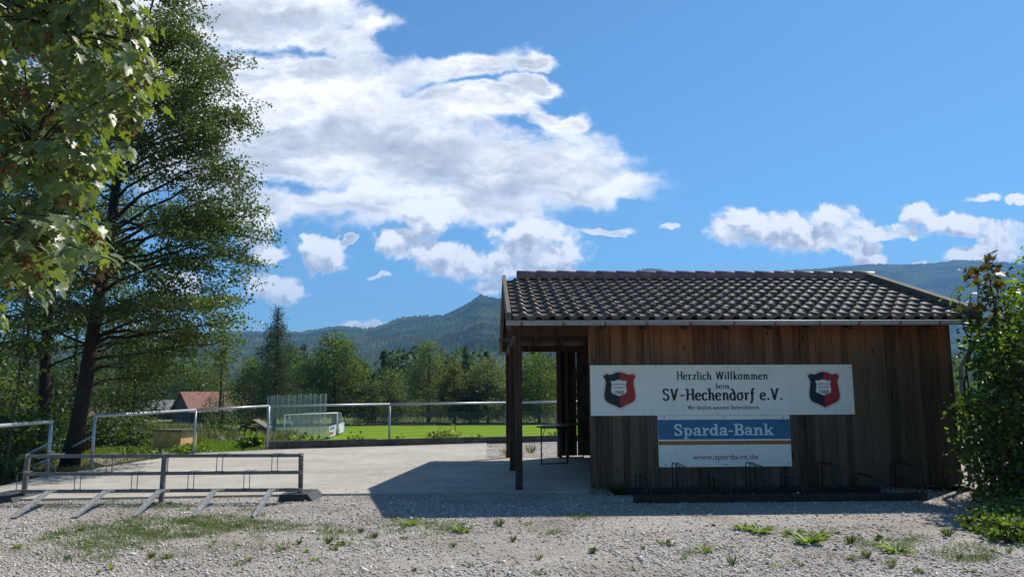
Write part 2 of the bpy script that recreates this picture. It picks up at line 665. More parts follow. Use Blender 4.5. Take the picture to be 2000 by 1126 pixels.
M = {}
M['zinc'] = simple('zinc', (0.36, 0.38, 0.40), 0.5, 0.35, 0.15, 20)
M['galv'] = simple('galvanised_steel', (0.38, 0.41, 0.44), 0.45, 0.45, 0.2, 30)
M['rack'] = simple('weathered_galvanised', (0.135, 0.138, 0.142), 0.6, 0.3, 0.3, 14)
M['ramp'] = simple('worn_steel', (0.27, 0.275, 0.28), 0.55, 0.35, 0.25, 14)
M['black_steel'] = simple('dark_steel', (0.03, 0.03, 0.033), 0.45, 0.3, 0.2, 20)
M['rubber'] = simple('recycled_rubber', (0.035, 0.036, 0.038), 0.75, 0, 0.3, 30, 0.4)
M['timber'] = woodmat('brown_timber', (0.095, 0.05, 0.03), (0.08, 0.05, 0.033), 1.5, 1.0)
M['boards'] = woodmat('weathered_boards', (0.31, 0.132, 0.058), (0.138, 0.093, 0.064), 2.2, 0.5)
M['oldgrey'] = woodmat('grey_timber', (0.20, 0.17, 0.14), (0.20, 0.17, 0.14), 1.5, 1.0)
M['darkbeam'] = woodmat('dark_oiled_beam', (0.05, 0.036, 0.028), (0.05, 0.036, 0.028), 1.5, 1.0)
M['bark'] = barkmat('dark_bark', (0.034, 0.029, 0.025))
M['twig'] = barkmat('twig_bark', (0.07, 0.055, 0.04))


# ================================================================== THE SETTING
NPR = np.random.default_rng(11)


def sstep(a, b, x):
    t = np.clip((x - a) / (b - a), 0, 1)
    return t * t * (3 - 2 * t)


def vnoise(x, y, seed=0, octaves=4, gain=0.5):
    """value noise in numpy"""
    tot, amp, fr, nrm = 0.0, 1.0, 1.0, 0.0
    for o in range(octaves):
        rr = np.random.default_rng(seed + o * 17)
        tab = rr.random((256, 256))
        xs, ys = x * fr, y * fr
        xi, yi = np.floor(xs).astype(int), np.floor(ys).astype(int)
        xf, yf = xs - xi, ys - yi
        xf, yf = xf * xf * (3 - 2 * xf), yf * yf * (3 - 2 * yf)
        a, b = tab[xi % 256, yi % 256], tab[(xi + 1) % 256, yi % 256]
        c, d = tab[xi % 256, (yi + 1) % 256], tab[(xi + 1) % 256, (yi + 1) % 256]
        tot = tot + amp * ((a * (1 - xf) + b * xf) * (1 - yf) + (c * (1 - xf) + d * xf) * yf)
        nrm += amp
        amp *= gain
        fr *= 2.03
    return tot / nrm


KA, KB = gnd(522, 877), gnd(992, 863)          # foot of the low kerb wall behind the slab
KD = (KB - KA).normalized()
KN = Vector((-KD.y, KD.x, 0))                  # pointing away from the camera
P378, P178, P95 = gnd(378, 885), gnd(178, 917), gnd(92, 930)
CN = Vector((-(KA - P378).y, (KA - P378).x, 0)).normalized()


def terrain(x, y):
    x, y = np.asarray(x, float), np.asarray(y, float)
    s1 = np.minimum(-9.15 - x, y - 12.6)
    s2 = (x - KA.x) * KN.x + (y - KA.y) * KN.y
    s3 = (x - P378.x) * CN.x + (y - P378.y) * CN.y - 0.05
    s3 = np.where(y > 15, s3, -9)
    s = np.maximum(np.maximum(s1, s2), s3)
    lat = sstep(-0.44, -0.30, x / np.maximum(y, 5))
    right = 2.83 * sstep(1, 30, s2)
    left = 0.10 * sstep(0, 3, s) + 2.15 * sstep(3, 75, s)
    z = -0.07 - (left * (1 - lat) + right * lat)
    z = np.where(s < 0.0, -0.30, z)
    rough = (vnoise(x * 0.35 + 50, y * 0.35 + 50, 3, 4) - 0.5) * 0.28 * sstep(0.5, 5, s) * (1 - 0.85 * lat * sstep(20, 40, s2))
    return z + rough


def build_terrain():
    xs = np.concatenate([-np.geomspace(9000, 42, 34), np.arange(-40, 41, 0.8), np.geomspace(42, 9000, 34)])
    ys = np.concatenate([[-300, -60, -20, 0, 8], np.arange(11, 60, 0.6), np.geomspace(60, 12000, 70)])
    X, Y = np.meshgrid(xs, ys)
    Z = terrain(X, Y)
    n, mm = len(ys), len(xs)
    idx = np.arange(n * mm).reshape(n, mm)
    Q = np.stack([idx[:-1, :-1], idx[:-1, 1:], idx[1:, 1:], idx[1:, :-1]], -1).reshape(-1, 4)
    me = npmesh('meadow', np.stack([X, Y, Z], -1).reshape(-1, 3), Q, smooth=True)
    m, g, b, out = mat('meadow_grass')
    co = objco(g)
    n1, n2, n3 = g.noise(co, 0.35, 5), g.noise(co, 2.5, 6, 0.65), g.noise(co, 22, 5, 0.7)
    c = g.mix(g.smooth(n1, 0.35, 0.65), (0.11, 0.145, 0.035), (0.21, 0.21, 0.08))
    c = g.mix(g.smooth(n2, 0.4, 0.7), c, (0.08, 0.13, 0.028))
    c = g.mix(g.math('MULTIPLY', n3, 0.5), c, (0.05, 0.075, 0.02))
    g.l(c, b.inputs['Base Color'])
    b.inputs['Roughness'].default_value = 0.9
    b.inputs['Specular IOR Level'].default_value = 0.15
    g.l(g.bump(n3, 0.8, 0.06), b.inputs['Normal'])
    tag(link('meadow', me, None, m), kind='structure')


build_terrain()


def flat_poly(name, pts, z, mt, thick=0.0):
    bm = bmesh.new()
    vs = [bm.verts.new((p[0], p[1], z)) for p in pts]
    f = bm.faces.new(vs)
    if f.normal.z < 0:
        f.normal_flip()
    if thick:
        r = bmesh.ops.extrude_face_region(bm, geom=[f])
        for v in [e for e in r['geom'] if isinstance(e, bmesh.types.BMVert)]:
            v.co.z = z - thick
        bmesh.ops.recalc_face_normals(bm, faces=bm.faces)
    bmesh.ops.triangulate(bm, faces=bm.faces)
    me = bpy.data.meshes.new(name)
    bm.to_mesh(me)
    bm.free()
    o = link(name, me, None, mt)
    return o


def gravel_mat():
    m, g, b, out = mat('limestone_gravel')
    co = objco(g)
    v1 = g.vor(co, 60.0, 'F1', 'Color')
    d1 = g.vor(co, 60.0, 'F1', 'Distance')
    sp = g.n('ShaderNodeSeparateColor')
    g.l(v1, sp.inputs[0])
    c = g.ramp(sp.outputs[0], [(0, (0.15, 0.13, 0.11)), (0.3, (0.31, 0.275, 0.235)), (0.7, (0.43, 0.39, 0.34)), (1, (0.58, 0.54, 0.49))])
    big = g.noise(co, 0.8, 6, 0.6)
    c = g.mix(g.smooth(big, 0.42, 0.66, 0, 0.75), c, (0.27, 0.215, 0.165))
    c = g.mix(g.math('MULTIPLY', g.smooth(d1, 0.35, 0.75), 0.6), c, (0.18, 0.16, 0.14))
    g.l(c, b.inputs['Base Color'])
    b.inputs['Roughness'].default_value = 0.9
    b.inputs['Specular IOR Level'].default_value = 0.2
    h = g.math('SUBTRACT', 1.0, d1)
    g.l(g.bump(h, 0.6, 0.012), b.inputs['Normal'])
    return m


ZG = -0.035                                     # gravel level, the slab's top is z = 0
S00 = shed(-0.05, -0.16, 0)
GR = gravel_mat()
yard = flat_poly('gravel_yard', [(-26, -20), (26, -20), (26, 12.75), (-0.6, 12.55), (-9.4, 12.55), (-26, 11.6)], ZG, GR)
tag(yard, kind='structure')
back = flat_poly('gravel_strip', [shed(-2.6, 5.2, 0), shed(6.45, 5.2, 0), shed(6.45, -0.6, 0), shed(25, -0.6, 0), shed(25, 13.3, 0), KB + KD * 1.4, KB - KN * 0.05 - KD * 1.6], -0.025, GR)
tag(back, kind='structure')


def concrete_mat():
    m, g, b, out = mat('worn_concrete')
    co = objco(g)
    n1, n2, n3 = g.noise(co, 0.45, 6, 0.6), g.noise(co, 3.5, 7, 0.65), g.noise(co, 60, 4, 0.7)
    st = g.noise(g.mapping(co, rot=(0, 0, 0.05), scale=(0.35, 1.3, 1)), 1.1, 7, 0.65, dist=1.2)
    c = g.mix(g.smooth(n1, 0.3, 0.7), (0.35, 0.315, 0.26), (0.47, 0.43, 0.36))
    c = g.mix(g.smooth(st, 0.42, 0.74, 0, 0.55), c, (0.25, 0.22, 0.175))
    c = g.mix(g.smooth(n2, 0.48, 0.70, 0, 0.55), c, (0.56, 0.52, 0.45))
    c = g.mix(g.math('MULTIPLY', n3, 0.35), c, (0.22, 0.20, 0.175))
    spot = g.vor(co, 2.3, 'F1')
    c = g.mix(g.smooth(spot, 0.02, 0.07, 0.75, 0.0), c, (0.10, 0.09, 0.075))
    g.l(c, b.inputs['Base Color'])
    b.inputs['Roughness'].default_value = 0.85
    b.inputs['Specular IOR Level'].default_value = 0.25
    g.l(g.bump(g.math('ADD', n3, g.math('MULTIPLY', n2, 2.0)), 0.35, 0.008), b.inputs['Normal'])
    return m


CONC = concrete_mat()
SL_FRONT_L = gnd(0, 974)
EDGE_L = [gnd(0, 951) + Vector((-0.1, 0, 0)), P95 + Vector((-0.12, 0, 0)), P178 + Vector((-0.12, 0, 0)), P378 + Vector((-0.1, 0.05, 0)), KA + Vector((0, 0, 0))]
slab = flat_poly('concrete_slab', [shed(-0.02, -0.16, 0), shed(-4.7, -0.27, 0), SL_FRONT_L, (-9.0, 11.75, 0)] + EDGE_L +
                 [KB - KN * 0.02 - KD * 0.75, shed(-1.75, 6.2, 0), shed(6.5, 6.2, 0), shed(6.5, 0.1, 0), shed(-0.02, 0.1, 0)], 0.0, CONC, 0.2)
tag(slab, kind='structure')


# ---------------------------------------------------------------- loose stones of the gravel
def in_shadowless(p):
    return p


def build_stones():
    r = np.random.default_rng(5)
    n = 105000
    y = 6.2 + (13.0 - 6.2) * r.random(n) ** 1.15
    x = (r.random(n) * 2 - 1) * (y * 0.74 + 0.8)
    keep = (y < 12.5 - 0.02 * np.abs(x)) | (x > 1.4)
    keep &= ~((x > 1.0) & (x < 7.8) & (y > 12.78 + 0.034 * (x - 1.3)))
    pn = vnoise(x * 0.55 + 9, y * 0.9, 8, 4)
    keep &= r.random(n) < np.clip((pn - 0.30) * 5, 0.25, 1)
    x, y = x[keep], y[keep]
    # the back strip, seen through the open bay
    m2 = 5200
    xb, yb = r.uniform(-0.9, 2.6, m2), r.uniform(18.6, 25.0, m2)
    kb = (yb < KB.y - 0.25 + (xb - KB.x) * KD.y / KD.x) & (yb > 19.2)
    x, y = np.concatenate([x, xb[kb]]), np.concatenate([y, yb[kb]])
    # grit trodden and washed on to the slab's edges
    ms = 2600
    xs = r.uniform(-8.5, 1.2, ms)
    ys = 12.62 + 0.02 * xs + np.abs(r.normal(0, 0.55, ms)) ** 1.3
    far = r.random(ms) < 0.35
    xs = np.where(far, r.uniform(-7, -0.5, ms), xs)
    ys = np.where(far, r.uniform(14, 21.5, ms), ys)
    nst = len(x)
    x, y = np.concatenate([x, xs]), np.concatenate([y, ys])
    n = len(x)
    onslab = np.arange(n) >= nst
    base = np.array([(1, 0, 0), (0, 1, 0), (-1, 0, 0), (0, -1, 0), (0, 0, 1), (0, 0, -1), ], float)
    T0 = np.array([(0, 1, 4), (1, 2, 4), (2, 3, 4), (3, 0, 4), (1, 0, 5), (2, 1, 5), (3, 2, 5), (0, 3, 5)])
    sz = r.lognormal(-4.82, 0.45, n).clip(0.004, 0.034) * np.where(onslab, 0.6, 1.0)
    V = base[None] * r.uniform(0.65, 1.3, (n, 6, 1)) * np.stack([r.uniform(0.8, 1.5, n), r.uniform(0.7, 1.1, n), r.uniform(0.45, 0.8, n)], 1)[:, None]
    a = r.uniform(0, 6.28, n)
    ca, sa = np.cos(a), np.sin(a)
    tilt = r.normal(0, 0.35, n)
    V[:, :, 2] += V[:, :, 0] * tilt[:, None]
    X = V[:, :, 0] * ca[:, None] - V[:, :, 1] * sa[:, None]
    Yv = V[:, :, 0] * sa[:, None] + V[:, :, 1] * ca[:, None]
    P = np.stack([x[:, None] + X * sz[:, None], y[:, None] + Yv * sz[:, None], np.where(onslab, 0.0, np.where(y > 18, -0.025, ZG))[:, None] + sz[:, None] * (V[:, :, 2] + 0.25)], -1)
    T = (np.arange(n)[:, None, None] * 6 + T0[None]).reshape(-1, 3)
    me = npmesh('gravel_stones', P.reshape(-1, 3), T, {'tone': np.repeat(r.random(n), 6)})
    m, g, b, out = mat('loose_stones')
    t = g.attr('tone')
    c = g.ramp(t, [(0, (0.11, 0.092, 0.08)), (0.15, (0.31, 0.27, 0.235)), (0.5, (0.47, 0.425, 0.375)), (0.8, (0.59, 0.545, 0.49)), (0.95, (0.78, 0.73, 0.68)), (1, (0.42, 0.29, 0.20))])
    c = g.mix(g.smooth(g.noise(objco(g), 0.8, 6, 0.6), 0.45, 0.7, 0, 0.4), c, (0.30, 0.26, 0.22))
    g.l(c, b.inputs['Base Color'])
    b.inputs['Roughness'].default_value = 0.85
    b.inputs['Specular IOR Level'].default_value = 0.25
    tag(link('gravel_stones', me, None, m), kind='stuff')


build_stones()

# ---------------------------------------------------------------- the pitch
pm, g, b, out = mat('mown_turf')
co = objco(g)
wv = g.n('ShaderNodeTexWave', wave_type='BANDS', bands_direction='X')
g.l(g.mapping(co, rot=(0, 0, 0.9)), wv.inputs['Vector'])
wv.inputs['Scale'].default_value = 0.055
wv.inputs['Distortion'].default_value = 0.6
c = g.mix(g.smooth(wv.outputs[1], 0.4, 0.6), (0.17, 0.285, 0.006), (0.215, 0.34, 0.010))
c = g.mix(g.math('MULTIPLY', g.noise(co, 1.2, 6, 0.7), 0.4), c, (0.12, 0.21, 0.006))
g.l(c, b.inputs['Base Color'])
b.inputs['Roughness'].default_value = 0.8
b.inputs['Specular IOR Level'].default_value = 0.1
tr = g.n('ShaderNodeBsdfTranslucent')
g.l(g.mix(1.0, c, (1.2, 1.3, 0.6), 'MULTIPLY'), tr.inputs[0])
ms = g.n('ShaderNodeMixShader')
ms.inputs[0].default_value = 0.25
g.l(b.outputs[0], ms.inputs[1])
g.l(tr.outputs[0], ms.inputs[2])
g.l(ms.outputs[0], out.inputs[0])
g.l(g.bump(g.noise(co, 40, 3), 0.5, 0.05), b.inputs['Normal'])
pitch = flat_poly('sports_pitch', [(-22.5, 57), (45, 62), (52, 108), (-21.5, 102)], -2.77, pm)
tag(pitch, kind='structure')


# ---------------------------------------------------------------- hills
def hill(name, prof, dr, df, back, cols, rows, seed, mt, z0=-4.0, spur=0.26, tree=12.0):
    pxs = np.array([p[0] for p in prof], float)
    pys = np.array([p[1] for p in prof], float)
    cx = np.linspace(pxs[0], pxs[-1], cols)
    cy = np.interp(cx, pxs, pys)
    dirs = [ray(a, b_) for a, b_ in zip(cx, cy)]
    k = np.array([d.x / d.y for d in dirs])
    zr = np.array([d.z / d.y for d in dirs])
    T = np.concatenate([np.linspace(0, 1, rows), np.linspace(1, 1.6, rows // 4)[1:]])
    K, TT = np.meshgrid(k, T)
    ZR = np.meshgrid(zr, T)[0]
    D = df + (dr - df) * TT + np.where(TT > 1, (TT - 1) * back, 0)
    X, Y = K * D, D
    ztop = ZR * dr + EYE
    gsh = np.where(TT <= 1, TT ** 1.15, np.maximum(0, 1 - (TT - 1) * 1.5))
    nz = vnoise(X / (dr * 0.12) + 30, Y / (dr * 0.16) + 30, seed, 5, 0.55) - 0.5
    amp = spur * ztop * np.clip(4 * TT * (1 - TT), 0, 1)
    Z = z0 + (ztop - z0) * gsh + nz * amp
    rr = np.random.default_rng(seed)
    fine = rr.random(Z.shape) * tree * (0.5 + vnoise(X / 60, Y / 60, seed + 5, 3))
    Z = Z + fine * np.clip(TT * 5, 0, 1)
    n, mm = K.shape
    idx = np.arange(n * mm).reshape(n, mm)
    Q = np.stack([idx[:-1, :-1], idx[:-1, 1:], idx[1:, 1:], idx[1:, :-1]], -1).reshape(-1, 4)
    me = npmesh(name, np.stack([X, Y, Z], -1).reshape(-1, 3), Q, smooth=False)
    return tag(link(name, me, None, mt), kind='structure')


hm, g, b, out = mat('wooded_slope')
co = objco(g)
n1, n2, n3 = g.noise(co, 0.0045, 5, 0.6), g.noise(co, 0.02, 5, 0.65), g.noise(co, 0.12, 4, 0.7)
c = g.mix(g.smooth(n1, 0.4, 0.62), (0.018, 0.032, 0.018), (0.10, 0.135, 0.04))
c = g.mix(g.smooth(n2, 0.42, 0.68), c, (0.04, 0.062, 0.026))
c = g.mix(g.smooth(n3, 0.35, 0.75, 0.0, 0.7), c, (0.004, 0.009, 0.006))
g.l(c, b.inputs['Base Color'])
b.inputs['Roughness'].default_value = 1.0
b.inputs['Specular IOR Level'].default_value = 0.0
hill('hills', [(-700, 640), (-300, 660), (0, 672), (200, 668), (300, 664), (400, 655), (447, 651), (500, 650), (560, 652), (597, 650), (620, 645),
               (640, 641), (660, 639), (690, 641), (715, 644), (737, 640), (760, 632), (784, 623), (815, 620), (840, 619), (864, 618), (880, 612),
               (892, 607), (904, 601), (914, 595), (926, 586), (936, 579), (944, 580), (954, 583), (975, 585), (989, 587), (1040, 600), (1100, 625),
               (1200, 648), (1400, 655), (1700, 660), (2300, 650)], 3300, 900, 1500, 1500, 150, 21, hm)
hill('mountain', [(900, 640), (1000, 600), (1090, 565), (1170, 548), (1230, 535), (1255, 528), (1275, 525), (1295, 528), (1330, 540), (1400, 541), (1470, 537), (1500, 532), (1560, 528),
                  (1600, 526), (1650, 522), (1690, 518), (1730, 517), (1770, 518), (1800, 517), (1830, 515), (1860, 510), (1885, 509),
                  (1920, 512), (1960, 514), (2000, 517), (2100, 520), (2400, 490), (2900, 540)], 5600, 2300, 2500, 1300, 120, 44, hm, spur=0.3, tree=15.0)

# ---------------------------------------------------------------- air
hz = bpy.data.meshes.new('haze')
hb = MB()
hb.box((-9500, -400, -12), (9500, 9500, 1180))
haze = hb.build('haze', [])
hmat = bpy.data.materials.new('air')
hmat.use_nodes = True
hmat.node_tree.nodes.clear()
g = NT(hmat.node_tree)
o_ = g.n('ShaderNodeOutputMaterial')
pv = g.n('ShaderNodeVolumePrincipled')
pv.inputs['Color'].default_value = (0.26, 0.55, 1.0, 1)
pv.inputs['Density'].default_value = 0.00012
pv.inputs['Anisotropy'].default_value = 0.0
g.l(pv.outputs[0], o_.inputs['Volume'])
haze.data.materials.append(hmat)
tag(haze, kind='stuff')


# ================================================================== THE SHED
def sbox(mb, u0, u1, v0, v1, z0, z1, tone=None, mi=0, cham=0.0):
    mb.box((u0, v0, z0), (u1, v1, z1), tone, mi, fn=lambda a, b, c: tuple(shed(a, b, c)), cham=cham)


EV, RV, BV = -0.85, 2.62, 7.0
uL, zE = shedpt(990, 618, EV)
uR, zE2 = shedpt(1913, 613, EV)
zE = (zE + zE2) / 2
zR = (shedpt(1008, 541, RV)[1] + shedpt(1650, 543, RV)[1]) / 2
uRidge = shedpt(1700, 540, RV)[0]
uR = (uR + uRidge) / 2 + 0.02
U0, U1 = uL + 0.10, uR - 0.12                    # tiled part between the barge boards
WALL_R = 6.37
SLF = (zR - zE) / (RV - EV)
zB = zE
SLB = (zR - zB) / (BV - RV)


def roofz(v, off=0.0):
    return (zE + (v - EV) * SLF if v <= RV else zR - (v - RV) * SLB) + off


SH = thing('wooden_shed', 'open-sided brown board shed with dark pantiled gable roof on the concrete yard', 'shed', shed(0, 0, 0), YAW)

# walls ------------------------------------------------------------
mb = MB()
u, i = 0.0, 0
while u < WALL_R - 0.02:                         # board on board
    w = rnd.uniform(0.125, 0.185)
    u2 = min(u + w, WALL_R)
    dv = -0.030 if i % 2 else -0.006
    gap = rnd.uniform(0.002, 0.006)
    sbox(mb, u + gap - (0.012 if i % 2 else 0), u2 - gap + (0.012 if i % 2 else 0), dv - 0.022 + rnd.uniform(-.002, .002), dv, rnd.uniform(0.0, 0.035), 2.88)
    u, i = u2, i + 1
mb.build('front_wall', M['boards'], SH)
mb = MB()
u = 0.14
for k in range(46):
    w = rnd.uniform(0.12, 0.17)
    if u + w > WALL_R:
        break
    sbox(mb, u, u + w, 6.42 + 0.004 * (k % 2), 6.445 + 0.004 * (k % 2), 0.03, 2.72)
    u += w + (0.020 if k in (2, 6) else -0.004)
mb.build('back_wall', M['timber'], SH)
mb = MB()
v = 0.03
while v < 6.35:
    w = rnd.uniform(0.13, 0.18)
    zt = min(roofz(v, -0.2), roofz(min(v + w, 6.4), -0.2))
    sbox(mb, WALL_R - 0.03, WALL_R - 0.005, v, v + w - 0.004, 0.02, zt)
    v += w
mb.build('end_wall', M['boards'], SH)

# frame ------------------------------------------------------------
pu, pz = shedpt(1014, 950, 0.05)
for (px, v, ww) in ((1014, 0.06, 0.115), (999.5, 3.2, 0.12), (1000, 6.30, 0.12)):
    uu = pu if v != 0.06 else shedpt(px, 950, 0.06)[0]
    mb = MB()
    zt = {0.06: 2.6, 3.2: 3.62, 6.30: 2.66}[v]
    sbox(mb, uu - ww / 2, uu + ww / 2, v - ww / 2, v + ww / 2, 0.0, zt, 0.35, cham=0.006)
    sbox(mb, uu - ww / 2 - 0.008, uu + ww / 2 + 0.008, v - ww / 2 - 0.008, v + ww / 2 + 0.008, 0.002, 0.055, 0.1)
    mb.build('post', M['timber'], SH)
for (uu, v, ww) in ((0.10, 6.34, 0.12), (0.30, 6.36, 0.08)):
    mb = MB()
    sbox(mb, uu - ww / 2, uu + ww / 2, v - 0.05, v + 0.05, 0.0, 2.7, 0.9, cham=0.005)
    mb.build('post', M['timber'], SH)
ub = pu - 0.16
for (v, z, h, nm) in ((0.06, 2.66, 0.16, 'beam'), (6.33, 2.72, 0.15, 'beam'), (3.2, 3.68, 0.16, 'beam')):
    mb = MB()
    sbox(mb, ub, WALL_R, v - 0.055, v + 0.055, z - h / 2, z + h / 2, 0.5, cham=0.006)
    mb.build(nm, M['timber'], SH)
for uu in (pu, 2.2, 4.3, WALL_R - 0.1):          # tie beams front to back
    mb = MB()
    sbox(mb, uu - 0.05, uu + 0.05, 0.13, 6.26, 2.56, 2.70, 0.4, cham=0.005)
    mb.build('beam', M['timber'], SH)
for (a, b_) in (((0.36, 6.36, 1.85), (1.0, 6.36, 2.5)), ((1.0, 6.36, 1.55), (0.2, 6.36, 1.55)), ((6.2, 6.36, 1.0), (0.36, 6.36, 1.0))):
    mb = MB()
    mb.beam(shed(*a), shed(*b_), 0.05, 0.09, 0.7)
    mb.build('brace', M['timber'], SH)
# rafters ----------------------------------------------------------
ru = [shedpt(px, 646, EV + 0.12)[0] for px in (1098, 1176, 1256, 1336, 1418, 1500, 1578, 1658, 1740, 1812)]
ru = [pu - 0.02] + ru + [WALL_R + 0.02]
for uu in ru:
    mb = MB()
    for s in (0, 1):
        va, vb = (EV + 0.06, RV) if s == 0 else (RV, BV - 0.05)
        p = []
        for v in (va, vb):
            for (du, dz) in ((-0.04, -0.245), (0.04, -0.245), (0.04, -0.105), (-0.04, -0.105)):
                p.append(shed(uu + du, v, roofz(v, dz)))
        q = [p[0], p[1], p[5], p[4], p[3], p[2], p[6], p[7]]
        mb.hexa(q, 0.3)
    mb.build('rafter', M['darkbeam'], SH)
mb = MB()
for (va, vb) in ((EV + 0.03, RV), (RV, BV - 0.03)):   # boarding under the tiles
    p = []
    for dz in (-0.10, -0.075):
        for (uu, v) in ((uL + 0.03, va), (uR - 0.03, va), (uR - 0.03, vb), (uL + 0.03, vb)):
            p.append(shed(uu, v, roofz(v, dz)))
    mb.hexa(p, 0.5)
mb.build('roof_boarding', M['darkbeam'], SH)

# tiles -------------------------------------------------------------
NC = 33
TW = (U1 - U0) / NC
PROF = [(0.0, 0.004), (0.10, 0.0), (0.34, 0.0), (0.50, 0.004), (0.58, 0.026), (0.68, 0.046), (0.78, 0.050), (0.89, 0.038), (1.0, 0.010), (1.03, 0.003)]


def tiles(va, vb, rows):
    V, Fq, tone = [], [], []
    for rr in range(rows):
        t0, t1 = rr / rows, (rr + 1) / rows + 0.09 / rows
        for cc in range(NC):
            tn = rnd.random() if rnd.random() < 0.93 else rnd.choice((-0.6, 1.7))
            jz = rnd.uniform(-0.005, 0.006)
            ju = rnd.uniform(-0.007, 0.007)
            b = len(V)
            for e, tt in enumerate((t0, t1)):
                v = va + (vb - va) * tt
                lift = (0.050 if e == 0 else 0.006) + jz
                for (fu, fz) in PROF:
                    V.append(shed(U0 + (cc + fu) * TW + ju, v, roofz(v, -0.06) + lift + fz))
            v = va + (vb - va) * t0
            for (fu, fz) in PROF:                 # front lip
                V.append(shed(U0 + (cc + fu) * TW + ju, v + (vb - va) / abs(vb - va) * 0.004, roofz(v, -0.06) + fz * 0.9 - 0.002 + jz))
            n = len(PROF)
            for k in range(n - 1):
                a, c = b + k, b + n + k
                d = b + 2 * n + k
                Fq.append((a, a + 1, c + 1, c))
                Fq.append((d, d + 1, a + 1, a))
            tone += [tn] * (3 * n)
    return V, Fq, tone


def tile_mat():
    m, g, b, out = mat('brown_concrete_tile')
    co = objco(g)
    t = g.attr('tone')
    nz = g.noise(co, 7.0, 7, 0.65)
    c = g.mix(t, (0.072, 0.048, 0.038), (0.122, 0.084, 0.066))
    c = g.mix(g.smooth(nz, 0.48, 0.75, 0, 0.7), c, (0.16, 0.135, 0.12))
    sep = g.n('ShaderNodeSeparateXYZ')
    g.l(co, sep.inputs[0])
    ctr = tuple(shed(2.0, 0.9, zE + 0.6))
    dd = g.vmath('DISTANCE', g.mapping(co, scale=(0.55, 1, 1)), (ctr[0] * 0.55, ctr[1], ctr[2]))
    ms_ = g.math('ADD', g.math('MULTIPLY', g.smooth(dd, 0.15, 1.25), -0.30), g.noise(co, 4.5, 6, 0.7))
    moss = g.smooth(ms_, 0.47, 0.58)
    lich = g.smooth(g.noise(co, 16, 5, 0.7), 0.60, 0.70)
    c = g.mix(g.math('MULTIPLY', lich, 0.6), c, (0.19, 0.175, 0.15))
    c = g.mix(g.math('MULTIPLY', moss, 0.75), c, (0.11, 0.105, 0.035))
    g.l(c, b.inputs['Base Color'])
    g.l(g.math('ADD', 0.40, g.math('ADD', g.math('MULTIPLY', nz, 0.25), g.math('MULTIPLY', moss, 0.3))), b.inputs['Roughness'])
    b.inputs['Specular IOR Level'].default_value = 0.33
    g.l(g.bump(g.noise(co, 45, 5, 0.7), 0.35, 0.006), b.inputs['Normal'])
    return m


M['tile'] = tile_mat()
V1, F1, T1 = tiles(EV, RV - 0.03, 10)
V2, F2, T2 = tiles(BV, RV + 0.03, 13)
me = npmesh('roof', np.array([tuple(p) for p in V1 + V2]), np.array(F1 + [tuple(len(V1) + i for i in f) for f in F2]), {'tone': np.array(T1 + T2)})
bm = bmesh.new()
bm.from_mesh(me)
bmesh.ops.recalc_face_normals(bm, faces=bm.faces)
for f in bm.faces:
    f.smooth = abs(f.normal.z) > 0.55
bm.to_mesh(me)
bm.free()
ROOF = link('roof', me, SH, M['tile'])
M['ridge'] = simple('ridge_tile', (0.27, 0.135, 0.115), 0.45, 0, 0.35, 9, 0.2)
uc0, uc1 = shedpt(1009, 536, RV)[0], shedpt(1701, 540, RV)[0]
nr = 18
mb = MB()
for k in range(nr):
    a, b_ = uc0 + (uc1 - uc0) * k / nr, uc0 + (uc1 - uc0) * (k + 1) / nr + 0.05
    V, n = [], 9
    for e, uu in enumerate((a, b_)):
        rad = 0.122 if e == 0 else 0.106
        for q in range(n):
            th = math.pi * (-0.22 + 1.44 * q / (n - 1))
            V.append(shed(uu, RV + math.cos(th) * rad * 1.05, zR + 0.03 + math.sin(th) * rad + rnd.uniform(-.001, .001)))
    for q in range(n):
        th = math.pi * (-0.22 + 1.44 * q / (n - 1))
        V.append(shed(a + 0.002, RV + math.cos(th) * 0.095, zR + 0.03 + math.sin(th) * 0.095))
    Fq = [(q, q + 1, n + q + 1, n + q) for q in range(n - 1)] + [(2 * n + q, 2 * n + q + 1, q + 1, q) for q in range(n - 1)]
    mb.add(V, Fq, None, 0, True)
mb.build('ridge_cap', M['ridge'], ROOF)


def barge_mat():
    m, g, b, out = mat('mossy_barge_board')
    co = objco(g)
    gr = g.noise(g.mapping(co, scale=(8, 0.8, 3)), 6, 6, 0.65)
    c = g.mix(gr, (0.05, 0.038, 0.028), (0.17, 0.14, 0.105))
    ms_ = g.smooth(g.noise(co, 5, 5, 0.7), 0.5, 0.62)
    c = g.mix(g.math('MULTIPLY', ms_, 0.6), c, (0.10, 0.10, 0.04))
    g.l(c, b.inputs['Base Color'])
    b.inputs['Roughness'].default_value = 0.9
    g.l(g.bump(gr, 0.5, 0.005), b.inputs['Normal'])
    return m


M['barge'] = barge_mat()
for (ua, ub_, hi) in ((uL, uL + 0.07, 0.055), (uR - 0.15, uR, 0.12)):
    mb = MB()
    for s in (0, 1):
        va, vb = (EV - 0.01, RV) if s == 0 else (RV, BV + 0.01)
        p = []
        for v in (va, vb):
            for (uu, dz) in ((ua, -0.22), (ub_, -0.22), (ub_, hi), (ua, hi)):
                p.append(shed(uu, v, roofz(v, dz)))
        mb.hexa([p[0], p[1], p[5], p[4], p[3], p[2], p[6], p[7]], 0.5)
    mb.build('barge_board', M['barge'], SH)
